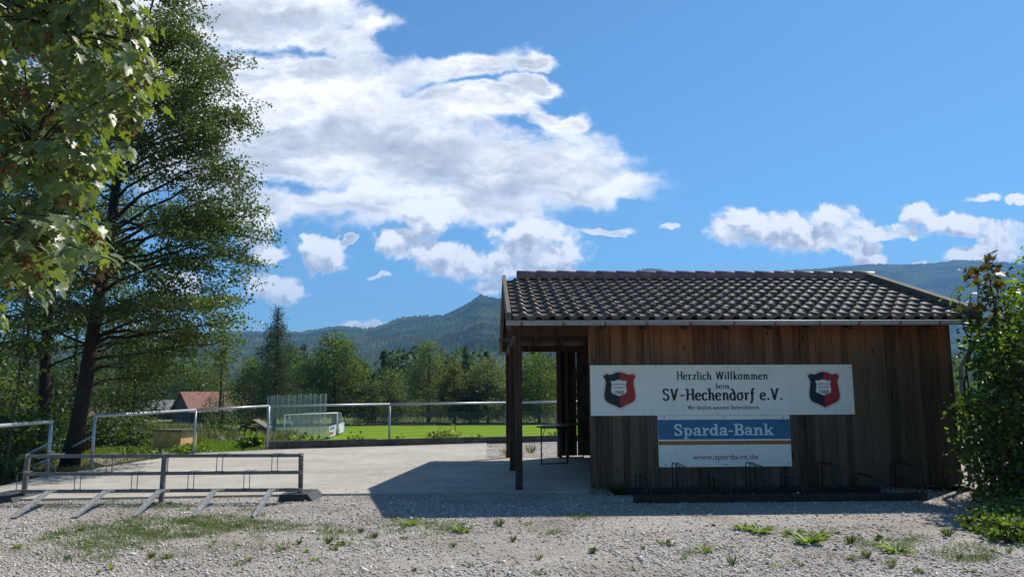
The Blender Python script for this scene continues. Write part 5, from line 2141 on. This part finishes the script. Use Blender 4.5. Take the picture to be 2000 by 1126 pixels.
def build_maple():
    r = np.random.default_rng(41)
    rg = random.Random(41)
    base = Vector((-7.4, 6.6, ZG))
    o = thing('maple_tree', 'maple with large lobed leaves and brown keys overhanging from the upper left', 'tree', base)
    mb = MB()
    tp = [base + Vector((0, 0, -0.1)), base + Vector((0.05, 0, 1.2)), base + Vector((0.15, .05, 2.4)), base + Vector((0.2, 0, 3.8)), base + Vector((0.3, 0.1, 5.4)), base + Vector((0.3, 0.1, 7.4))]
    mb.tube(tp, [0.21, .18, .165, .14, .10, .04], 12)
    shoots = []
    tries = 0
    while len(shoots) < 520 and tries < 40000:
        tries += 1
        px, py = rg.uniform(-620, 335), rg.uniform(-280, 655)
        m_ = 18
        if not inside(px + m_ * 0.8, py, MP) or not inside(px, py + m_, MP):
            continue
        D = rg.uniform(4.4, 6.9) if px > 0 else rg.uniform(4.2, 7.6)
        if px < 0 and rg.random() < 0.5:
            continue
        p = at(px, py, D)
        if p.z < 1.75:
            continue
        if any((p - q).length < 0.14 for q in shoots):
            continue
        shoots.append(p)
    main = []
    for (t, ex, ey, D) in ((2, 60, 520, 5.6), (2, -80, 430, 5.0), (3, 200, 330, 6.2), (3, 60, 300, 5.2), (3, 230, 200, 6.4), (4, 260, 80, 6.0), (4, 120, 60, 5.2), (4, 170, -120, 6.0), (5, 0, -200, 5.5), (2, 150, 480, 6.4), (3, -200, 250, 6.8)):
        e = at(ex, ey, D)
        path = bez(tp[t], e, 0.25, 8, 0.02, rg)
        mb.tube(path, [0.055 * (1 - 0.85 * i / 8) + 0.004 for i in range(9)], 6, caps=False)
        main += path[2:]
    pos, yd, nr, sz, tn = [], [], [], [], []
    keys = []
    for p in shoots:
        q = min(main, key=lambda c: (c - p).length)
        mid = q.lerp(p, 0.5) + Vector((0, 0, 0.05))
        mb.tube([q, mid, p], [0.011, 0.008, 0.004], 5, caps=False)
        ax = (p - q).normalized() if (p - q).length > 1e-3 else Vector((1, 0, 0))
        tl = rg.random()
        for k in range(rg.randint(15, 21)):
            a = k * 2.399 + rg.uniform(-.4, .4)
            back = rg.uniform(0, 0.32)
            c = p - ax * back
            out = Vector((math.cos(a), math.sin(a), rg.uniform(-0.35, 0.35)))
            out = (out + ax * 0.35).normalized()
            pet = rg.uniform(0.05, 0.17)
            b0 = c + out * pet
            d = (out * 0.75 + Vector((0, 0, -rg.uniform(0.35, 1.25)))).normalized()
            n_ = (out * rg.uniform(0.2, 0.9) + Vector((0, 0, rg.uniform(0.4, 1.0))) + Vector((rg.gauss(0, .3), rg.gauss(0, .3), 0)))
            pos.append(tuple(b0)); yd.append(tuple(d)); nr.append(tuple(n_)); sz.append(rg.uniform(0.068, 0.125)); tn.append(min(1, max(0, .5 * tl + .5 * rg.random())))
        if rg.random() < 0.26:
            keys.append(p - ax * rg.uniform(0, .15) + Vector((0, 0, -0.03)))
    mb.build('trunk', M['twig'], o)
    link('crown', leaf_mesh('crown', [leaf_soup('maple', pos, yd, nr, sz, np.array(tn))]), o, LM['maple'])
    pos, yd, nr, sz, tn = [], [], [], [], []
    for p in keys:                                       # hanging bunches of winged keys
        for k in range(rg.randint(14, 26)):
            c = p + Vector((rg.gauss(0, .035), rg.gauss(0, .035), -abs(rg.gauss(0.05, .05))))
            for s in (-1, 1):
                pos.append(tuple(c)); a = rg.uniform(0, 6.28)
                yd.append((math.cos(a) * s * .6, math.sin(a) * s * .6, -0.8)); nr.append((rg.gauss(0, 1), rg.gauss(0, 1), .3)); sz.append(rg.uniform(.03, .045)); tn.append(rg.random())
    link('seed_keys', leaf_mesh('seed_keys', [leaf_soup('rhomb', pos, yd, nr, sz, np.array(tn))]), o, LM['samara'])


build_maple()

# ------------------------------------------------------------- bushes at the right-hand edge
def clump_bush(name, label, base, stems, shoots, kind, leaf, lm, seed, per=14, spread=0.16, flat=0.8, droop=0.3, extra=None):
    rg = random.Random(seed)
    r = np.random.default_rng(seed)
    o = thing(name, label, 'bush', base)
    mb = MB()
    ax = []
    for e in stems:
        e = Vector(e)
        s = Vector(base) + Vector((rg.uniform(-.2, .2), rg.uniform(-.2, .2), -0.05))
        path = bez(s, e, 0.05, 6, 0.03, rg)
        mb.tube(path, [0.022 * (1 - .8 * i / 6) + .003 for i in range(7)], 6, caps=False)
        ax += path[1:]
    for p in shoots:
        q = min(ax, key=lambda c: (c - p).length)
        mb.tube([q, q.lerp(p, .5) + Vector((0, 0, .03)), p], [.007, .005, .003], 4, caps=False)
    mb.build('stem', M['twig'], o)
    C = np.array([tuple(p) for p in shoots])
    tt = r.uniform(0, 1, len(C))
    link('foliage', leaf_mesh('foliage', [twig_leaves(r, kind, C, per, spread, leaf, flat, 0.7, tt, droop)]), o, LM[lm])
    return o


BP = [(1965, 610), (1935, 640), (1895, 652), (1892, 690), (1925, 715), (1930, 760), (1890, 780), (1872, 792), (1880, 806), (1902, 822), (1890, 850), (1884, 880), (1904, 905), (1896, 930), (1915, 960), (1980, 985), (2300, 1010),
      (2330, 500), (2060, 470), (2010, 500), (1990, 560), (1960, 590)]
rg = random.Random(51)
sh = []
while len(sh) < 1500:
    px, py = rg.uniform(1835, 2330), rg.uniform(470, 1000)
    if not inside(px, py, BP):
        continue
    p = at(px, py, rg.uniform(10.3, 12.6))
    if (py < 640 and rg.random() < 0.35):
        continue
    if p.z < 0.03 or (p.y > 12.75 and p.x < 7.85):
        continue
    sh.append(p)
bb_ = Vector((8.3, 11.5, ZG))
clump_bush('hazel_bush', 'large dark glossy-leaved bush covering the right corner of the shed', bb_,
           [at(px, py, D) for px, py, D in ((1880, 640, 11.4), (1900, 800, 10.9), (1870, 900, 10.7), (1960, 620, 11.6), (2040, 520, 11.2), (2120, 500, 11.8), (2000, 760, 10.6), (2250, 600, 11.3), (1900, 720, 11.8), (2150, 750, 10.6), (1960, 900, 10.4))],
           sh, 'ovate', 0.08, 'hazel', 52, per=22, spread=0.135)
# young maple with coppery tips above the bush
sh = [at(px + rg.uniform(-9, 9), py + rg.uniform(-8, 8), rg.uniform(11.2, 11.9)) for px, py in
      ((1921, 512), (1938, 520), (1905, 530), (1918, 545), (1950, 545), (1966, 533), (1908, 553), (1935, 560), (1955, 575), (1915, 580), (1938, 590), (1925, 605), (1960, 600), (1945, 625),
       (1972, 560), (1980, 620), (1890, 600), (1910, 630), (1965, 640), (1922, 530), (1930, 548), (1945, 535), (1930, 575), (1948, 608))]
bb2 = Vector((7.75, 12.2, ZG))
clump_bush('young_maple', 'young maple shoot with coppery orange and green leaves rising above the bush', bb2,
           [at(1925, 510, 11.5), at(1950, 560, 11.7), at(1910, 560, 11.4), at(1975, 600, 11.6)], sh, 'maple', 0.125, 'copper', 53, per=6, spread=0.09)
sh = [at(px, py, 11.9) for px, py in ((1866, 562), (1885, 568), (1873, 575), (1895, 582), (1855, 580), (1905, 596), (1884, 590), (1870, 588))]
clump_bush('lime_sapling', 'few light green round leaves on a thin shoot above the right roof corner', Vector((7.4, 12.55, ZG)), [at(1872, 562, 11.9), at(1895, 580, 11.9)], sh, 'ovate', 0.095, 'bright', 54, per=4, spread=0.07)

# ------------------------------------------------------------- trees of the middle distance
def larch():
    base = pxpos(541, 88)
    H = z_at(base, 554) - base.z
    r, rg = np.random.default_rng(61), random.Random(61)
    o = thing('larch_tree', 'tall slender larch with drooping branches standing above the net', 'tree', base)
    mb = MB()
    tp = [base + Vector((rg.uniform(-.1, .1), 0, H * t - (0.3 if t == 0 else 0))) for t in (0, .2, .4, .6, .8, 1)]
    mb.tube(tp, [0.30, .25, .20, .14, .08, .02], 8)
    C = []
    for k in range(120):
        h = 0.14 + 0.85 * (k + rg.random()) / 120
        L = (1.02 - h) ** 0.85 * 8.4 * rg.uniform(0.45, 1.1) * (0.8 + 0.2 * math.sin(h * 40))
        a = k * 2.399
        d = Vector((math.cos(a), math.sin(a), 0))
        p0 = base + Vector((0, 0, H * h))
        pts = [p0, p0 + d * L * .4 + Vector((0, 0, -.05 * L)), p0 + d * L * .75 + Vector((0, 0, -.16 * L)), p0 + d * L + Vector((0, 0, -.06 * L))]
        mb.tube(pts, [0.035, .025, .015, .008], 4, caps=False)
        m = max(3, int(L * 6.5))
        for j in range(m):
            s = 0.3 + 2.7 * (j + rg.random()) / m
            s = min(2.999, s)
            i = int(s)
            q = pts[i].lerp(pts[i + 1], s - i)
            lat = Vector((-d.y, d.x, 0)) * rg.gauss(0, 0.11) * L
            C.append(tuple(q + lat + Vector((0, 0, -abs(rg.gauss(0, .22))))))
    mb.build('trunk', M['bark'], o)
    link('crown', leaf_mesh('crown', [twig_leaves(r, 'lance', np.array(C), 9, 0.20, 0.27, 0.9, 0.2, None, 0.5)]), o, LM['larch'])


larch()
rg = random.Random(77)
T_ = px_tree
T_('dense dark-green broad tree with sunlit right side, right of the larch', 656, 649, 138, 113, 'mid', 101, 'egg', 0.30, 60, 22)
T_('dark-leaved tree half hidden behind the broad tree, on its left', 612, 700, 84, 117, 'dark', 102, 'egg', 0.26, 39, 20)
T_('grey-green willow with pointed top in the middle of the far row', 838, 661, 112, 119, 'willow', 103, 'tall', 0.25, 57, 22)
T_('yellowing tree at the right foot of the grey-green willow', 888, 704, 62, 116, 'yellow', 104, 'egg', 0.24, 36, 20)
T_('light green bushy tree left of the shed post', 952, 698, 104, 116, 'willow', 105, 'egg', 0.25, 52, 22)
T_('green tree seen through the open bay of the shed', 1052, 689, 118, 115, 'mid', 106, 'egg', 0.25, 52, 22)
T_('low green tree between the broad tree and the willow', 764, 722, 84, 124, 'willow', 107, 'egg', 0.26, 36, 18)
T_('dark shrubby tree filling the gap right of the willow', 918, 738, 60, 112, 'dark', 108, 'round', 0.24, 28, 18)
T_('small dark tree at the foot of the far row beside the broad tree', 722, 748, 56, 112, 'dark', 109, 'round', 0.24, 26, 18)
T_('slender sparse birch between the alder and the larch', 436, 690, 74, 70, 'willow', 110, 'tall', 0.15, 30, 9, name='birch_tree')
T_('bushy green tree left of the larch', 492, 694, 90, 108, 'mid', 111, 'egg', 0.24, 39, 20)
T_('low dark tree right beside the larch trunk', 586, 712, 70, 110, 'mid', 112, 'round', 0.24, 31, 20)
T_('round green tree behind the red-roofed barn', 392, 692, 104, 135, 'mid', 113, 'egg', 0.28, 39, 20)
T_('tree behind the grey-roofed barn, partly covered by alder branches', 318, 686, 120, 140, 'dark', 114, 'egg', 0.28, 39, 20)
T_('dark spreading fruit tree in the meadow behind the wooden box hut', 268, 706, 128, 42, 'dark', 115, 'round', 0.13, 36, 12, name='fruit_tree', t0=0.3, spread=0.26, twl=0.42)
T_('thin half-bare young tree in front of the red-roofed barn', 441, 764, 62, 58, 'mid', 116, 'egg', 0.10, 16, 5, name='young_tree', t0=0.3, spread=0.25)
T_('bare-stemmed young tree right of the barn', 478, 770, 50, 60, 'mid', 117, 'egg', 0.10, 14, 6, name='young_tree', t0=0.3, spread=0.25)
for k, (px, top, w, D, lm, lab) in enumerate((
        (52, 560, 190, 34, 'dark', 'dark understorey tree between the straight alder and the left edge'),
        (-60, 520, 200, 30, 'dark', 'dark understorey tree cut by the left edge'),
        (150, 600, 170, 38, 'dark', 'dark tree filling the gap between the two alder trunks'),
        (238, 640, 130, 52, 'mid', 'green tree behind the leaning alder trunk'),
        (108, 720, 130, 27, 'dark', 'low dark thicket tree at the foot of the two alders'),
        (5, 730, 130, 24, 'mid', 'leafy green shrubby tree at the far left behind the sapling'))):
    T_(lab, px, top, w, D, lm, 130 + k, 'egg', 0.13, 34, 11, t0=0.06, spread=0.3, twl=0.5, name='understorey_tree')

# hedge row along the far side of the pitch
for k in range(19):
    px = 655 + 25 * k + rg.uniform(-6, 6)
    D = rg.uniform(109, 112)
    base = pxpos(px, D)
    H = rg.uniform(2.4, 4.2)
    sh = []
    for j in range(46):
        a, rr = rg.uniform(0, 6.28), rg.uniform(0.2, 1.0)
        sh.append(base + Vector((math.cos(a) * rr * 1.5, math.sin(a) * rr * 1.0, H * rg.random() ** 0.8)))
    o = clump_bush('hedge_shrub', 'dark green shrub in the hedge row behind the pitch fence', base, [base + Vector((rg.uniform(-1, 1), 0, H * .8)) for _ in range(4)], sh,
                   'rhomb', 0.20, rg.choice(('dark', 'mid', 'willow', 'willow')), 200 + k, per=14, spread=0.36, droop=0.1)
    o['group'] = 'hedge shrubs behind the pitch fence'

# far wood: one mass
def forest():
    r, rg = np.random.default_rng(71), random.Random(71)
    pos, yd, nr, sz, tn = [], [], [], [], []
    for k in range(560):
        D = rg.uniform(150, 190) if k % 3 == 0 else rg.uniform(190, 640)
        x = rg.uniform(-0.85, 0.95) * D
        if k % 4 == 0:
            x = rg.uniform(-0.30, 0.12) * D
        H = rg.uniform(9, 15) if D < 200 else rg.uniform(12, 22)
        conif = rg.random() < 0.45
        W = H * (0.17 if conif else 0.30)
        n = int(260 if D < 260 else 200)
        tl = rg.random() * (0.5 if conif else 1)
        b = np.array([x, D, -3.5])
        h = r.random(n) ** 0.8
        a = r.uniform(0, 6.28, n)
        rad = W * ((1.03 - h) if conif else np.sin(np.pi * np.clip(h * .9 + .08, 0, 1)) ** .6) * r.uniform(.5, 1.05, n)
        p = b + np.stack([np.cos(a) * rad, np.sin(a) * rad, h * H], 1)
        pos.append(p)
        y = r.normal(size=(n, 3)); y[:, 2] -= 0.6
        z = r.normal(size=(n, 3)); z[:, 2] += .6
        yd.append(y); nr.append(z)
        sz.append(r.uniform(.6, 1.2, n) * (1.0 if D < 260 else 1.25)); tn.append(np.clip(tl * .7 + r.random(n) * .3, 0, 1))
    me = leaf_mesh('far_wood', [leaf_soup('rhomb', np.concatenate(pos), np.concatenate(yd), np.concatenate(nr), np.concatenate(sz), np.concatenate(tn))])
    tag(link('far_wood', me, None, LM['forest']), kind='stuff')


forest()

# ------------------------------------------------------------- ground cover
def blades(name, pts, h, per, lm, seed, spread, kind='stuff', wid=1.0):
    r = np.random.default_rng(seed)
    pts = np.asarray(pts, float)
    n = len(pts) * per
    c = np.repeat(pts, per, 0) + np.concatenate([r.normal(size=(n, 2)) * spread, np.zeros((n, 1))], 1)
    y = r.normal(size=(n, 3)) * 0.55
    y[:, 2] = np.abs(y[:, 2]) + 0.7
    nz = r.normal(size=(n, 3)); nz[:, 2] *= .2
    hh = np.repeat(np.broadcast_to(h, (len(pts),)), per) * r.uniform(.5, 1.2, n)
    return leaf_soup('blade', c, y, nz, hh, np.clip(np.repeat(r.random(len(pts)), per) * .5 + r.random(n) * .5, 0, 1))


def in_ell(rg, cx, cy, rx, ry):
    while True:
        a, b_ = rg.uniform(-1, 1), rg.uniform(-1, 1)
        if a * a + b_ * b_ < 1:
            return cx + a * rx * (1 - .3 * abs(b_)), cy + b_ * ry


rg = random.Random(81)
soups = []
pts, hs = [], []
for (cx, cy, rx, ry, n) in ((200, 1050, 130, 26, 420), (330, 1030, 150, 22, 520), (430, 1020, 90, 14, 240), (520, 1028, 70, 12, 130), (350, 1040, 330, 50, 300), (150, 1085, 90, 16, 60), (240, 985, 60, 8, 60), (320, 988, 40, 6, 50),
                            (110, 990, 70, 8, 40), (640, 1035, 70, 14, 55), (700, 1050, 60, 16, 40), (820, 1030, 80, 20, 90), (880, 1030, 50, 14, 50), (770, 1020, 50, 10, 30), (1140, 1008, 30, 7, 26),
                            (1730, 1068, 60, 14, 60), (1890, 1080, 70, 18, 120), (1780, 1055, 40, 10, 30), (1680, 1058, 20, 8, 20), (30, 1060, 60, 20, 25), (1380, 1075, 60, 16, 20), (1050, 1040, 60, 10, 8), (60, 925, 40, 12, 60)):
    for _ in range(n):
        px, py = in_ell(rg, cx, cy, rx, ry)
        p = gnd(px, py, ZG)
        if p.y > 12.4:
            continue
        pts.append(tuple(p)); hs.append(rg.uniform(.02, .06))
soups.append(blades('g', pts, np.array(hs), 12, 'grass', 82, 0.045))
tag(link('grass', leaf_mesh('grass', soups), None, LM['grass']), kind='stuff')

# single weeds in the gravel
def rosette(label, px, py, size, n, lm, seed, kind='lance', group=None, tall=0.55, name='weed'):
    rg, r = random.Random(seed), np.random.default_rng(seed)
    P = gnd(px, py, ZG)
    pos, yd, nr, sz, tn = [], [], [], [], []
    for k in range(n):
        a = k * 2.399 + rg.uniform(-.3, .3)
        e = rg.uniform(.25, 1.0) * tall
        d = Vector((math.cos(a), math.sin(a), e * 1.6)).normalized()
        pos.append(tuple(P + Vector((math.cos(a), math.sin(a), 0)) * rg.uniform(0, size * .22)))
        yd.append(tuple(d)); nr.append((-d.x * .6, -d.y * .6, 1)); sz.append(size * rg.uniform(.6, 1.1)); tn.append(rg.random())
    o = link(name, leaf_mesh(name, [leaf_soup(kind, pos, yd, nr, sz, np.array(tn))]), None, LM[lm])
    return tag(o, label, 'weed', group)


for i, (px, py, s, n, lab) in enumerate((
        (1452, 1034, 0.166, 22, 'bright broad-leaved weed in the gravel, left of a pair below the bank board'),
        (1483, 1040, 0.185, 25, 'bright broad-leaved weed in the gravel, right of a pair below the bank board'),
        (1553, 1044, 0.146, 17, 'upright green weed leaves at the left of the three-plant weed clump'),
        (1577, 1060, 0.205, 30, 'largest leafy weed of the three-plant clump in the gravel'),
        (1598, 1046, 0.156, 20, 'small leafy weed at the right of the three-plant clump'),
        (1722, 1066, 0.127, 17, 'low broad green weed beside the grassy patch at the right'),
        (1750, 1078, 0.176, 27, 'round leafy weed in the middle of the grassy patch at the right'),
        (1085, 1040, 0.107, 13, 'thin dark weed standing alone in the gravel before the shed'),
        (550, 1075, 0.088, 13, 'small dark weed alone in the gravel before the rubber plate'),
        (1300, 1062, 0.127, 13, 'sparse weed in the gravel before the left end of the wall rack'),
        (1375, 1078, 0.137, 15, 'loose yellow-green weed in the gravel, nearer the bottom edge'),
        (800, 1024, 0.156, 20, 'bright weed in the gravel just outside the shed shadow corner'),
        (905, 1038, 0.146, 20, 'leafy weed at the right end of the weedy gravel before the shadow'),
        (360, 995, .14, 10, 'leafy weed under the middle post of the steel bicycle rack'),
        (480, 995, .12, 8, 'small weed between the last two wheel ramps'))):
    rosette(lab, px, py, s, n, 'bright' if 'dark' not in lab and 'sparse' not in lab else 'mid', 300 + i)
for i, (px, py) in enumerate(((1665, 1062), (1740, 1108), (1683, 1092), (1790, 1058), (1880, 1090), (1130, 1012), (740, 1052), (700, 1042), (650, 1062), (590, 1060), (970, 1030), (1010, 1060), (1335, 1082),
                              (1260, 1074), (1500, 1090), (1575, 1110), (1420, 1100), (1050, 1090), (880, 1070), (420, 1060), (300, 1090), (120, 1095), (1850, 1048), (1960, 1075))):
    rosette('small tuft of thin green grass growing in the open gravel', px + rg.uniform(-12, 12), py + rg.uniform(-4, 4), rg.uniform(.05, .12), rg.randint(14, 60), 'grass', 400 + i, 'blade', 'grass tufts in the open gravel', 1.3, name='grass_tuft')
for i, (px, py, w_) in enumerate(((1918, 1032, .22), (1950, 1018, .30), (1982, 1034, .32), (2020, 1015, .35), (1962, 1050, .24), (1990, 1058, .25))):
    rg = random.Random(450 + i)
    P = gnd(px, py, ZG)
    sh = [P + Vector((rg.gauss(0, w_ * .5), rg.gauss(0, w_ * .5), rg.uniform(.02, .20))) for _ in range(34)]
    o = clump_bush('ground_plant', 'leafy green ground plant under the bush at the lower right', P, [P + Vector((rg.uniform(-.1, .1), rg.uniform(-.1, .1), .15)) for _ in range(4)], sh, 'ovate', .062, 'bright' if i % 2 else 'mid', 450 + i, per=7, spread=.06)
    o['group'] = 'leafy plants under the bush'
rg = random.Random(83)
rg = random.Random(88)
for i in range(64):
    while True:
        px, py = rg.uniform(20, 1950), rg.uniform(1012, 1120)
        if rg.random() < 0.35 + 0.65 * (abs(px - 1150) > 300):
            break
    rosette('tiny low green weed sprouting in the open gravel', px, py, rg.uniform(.03, .085), rg.randint(5, 14), rg.choice(('bright', 'mid', 'grass')), 600 + i, rg.choice(('lance', 'ovate', 'lance')), 'tiny weeds in the open gravel', rg.uniform(.4, 1.0))
rosette('dark weed tuft at the foot of the shed wall near its left end', 1205, 966, .22, 26, 'dark', 460, 'ovate', None, .9)
rosette('thin pale grass tuft at the right foot of the shed wall', 1843, 952, .22, 20, 'grass', 461, 'blade', None, 1.6, name='grass_tuft')
rosette('dry yellowish weed on the slab behind the front shed post', 990, 888, .30, 24, 'tall', 462, 'blade', None, 1.2)
rosette('dry pale weed tuft on the gravel strip, seen through the open bay', 1038, 884, .30, 24, 'tall', 463, 'blade', None, 1.2)

# plants behind the kerb wall
def kerb_plant(label, px, top, w, D, lm, seed, n=26, leaf=.13, per=10):
    rg = random.Random(seed)
    base = pxpos(px, D)
    H = max(0.06, z_at(base, top) - base.z - 0.16)
    W = max(0.1, w / F * D / 2 - 0.12)
    sh = [base + Vector((rg.uniform(-1, 1) * W, rg.uniform(-.5, .5) * W, H * (0.25 + .75 * rg.random() ** .7) * (1))) for _ in range(n)]
    return clump_bush('shrub', label, base, [base + Vector((rg.uniform(-.7, .7) * W, 0, H * .8)) for _ in range(5)], sh, 'ovate', leaf, lm, seed, per=per, spread=.11, droop=.1)


kerb_plant('leafy green bush beside the railing post, above the dark boulders', 499, 850, 44, 23.5, 'bright', 501, 60, .15, 10)
kerb_plant('low green plants behind the kerb wall at the foot of the net', 600, 848, 70, 25, 'bright', 502, 34, .12, 8)
kerb_plant('leafy weed showing above the kerb wall right of the net', 700, 846, 32, 25, 'bright', 503, 18, .12, 8)
kerb_plant('small weed above the kerb wall right of the middle railing post', 778, 851, 26, 26, 'mid', 504, 10, .10, 8)
kerb_plant('pale yellow-green variegated shrub behind the kerb wall', 868, 838, 62, 27, 'pale', 505, 50, .13, 9)
kerb_plant('small weed above the kerb wall near the shed post', 930, 850, 24, 27, 'bright', 506, 10, .11, 7)
kerb_plant('light leaves above the kerb wall behind the trestle table', 1075, 846, 40, 28, 'bright', 507, 18, .12, 7)
kerb_plant('low green plants at the slab edge before the wooden box hut', 385, 884, 60, 21.8, 'bright', 508, 60, .12, 8)
kerb_plant('low dark-green plants at the slab edge left of the box hut', 285, 888, 110, 20.5, 'mid', 509, 60, .11, 8)


def undergrowth():
    """nettles, tall grass and brambles of the bank and the meadow: nobody could count them"""
    rg = random.Random(91)
    r = np.random.default_rng(91)
    C, H = [], []
    n = 0
    while n < 11500:
        D = 14 + 75 * rg.random() ** 1.9
        x = rg.uniform(-0.72, -0.285) * D
        z = tz(x, D)
        s1 = -9.3 - x
        if not (s1 > 0.15 or (x - P378.x) * CN.x + (D - P378.y) * CN.y > 0.5 or (x - KA.x) * KN.x + (D - KA.y) * KN.y > 0.6):
            continue
        px = 1000 + F * x / D
        if (392 < px < 500 and D < 31) or (285 < px < 385 and D < 26) or (px < 95 and D < 18):
            continue
        C.append((x, D, z)); H.append(rg.uniform(.05, .15) if D < 27 else rg.uniform(.25, .65))
        n += 1
    s = blades('t', C, np.array(H), 9, 'tall', 92, 0.14)
    tag(link('tall_grass', leaf_mesh('tall_grass', [s]), None, LM['tall']), kind='stuff')
    # short turf right behind the slab edge
    C = []
    for _ in range(5200):
        D = 20 + 12 * rg.random()
        x = rg.uniform(-0.60, -0.30) * D
        if (x - P378.x) * CN.x + (D - P378.y) * CN.y < 0.2 or (x - KA.x) * KN.x + (D - KA.y) * KN.y < 0.3:
            continue
        C.append((x, D, tz(x, D)))
    s = blades('t', C, np.full(len(C), .13), 10, 'bright', 93, 0.12)
    tag(link('bank_grass', leaf_mesh('bank_grass', [s]), None, LM['bright']), kind='stuff')
    C = []
    for (px0, px1, D0, D1, hh, cnt) in ((195, 300, 30, 36, 1.0, 420), (185, 235, 26, 29, .9, 160), (400, 470, 34, 40, .6, 160), (-40, 140, 18, 27, 1.3, 900), (230, 300, 26, 28, .5, 120), (-60, 60, 14.6, 18, .25, 160), (300, 400, 56, 62, .7, 120)):
        for _ in range(cnt):
            D = rg.uniform(D0, D1)
            x = (rg.uniform(px0, px1) - 1000) / F * D
            C.append((x, D, tz(x, D) + hh * rg.random() ** 1.2))
    tag(link('undergrowth', leaf_mesh('undergrowth', [twig_leaves(r, 'ovate', np.array(C), 9, .2, .12, .8, .8)]), None, LM['dark']), kind='stuff')


undergrowth()
path = flat_poly('gravel_path', [gnd(205, 914, -.12), gnd(330, 891, -.16), gnd(305, 886, -.16), gnd(170, 900, -.12)], -0.06, GR)
tag(path, kind='structure')
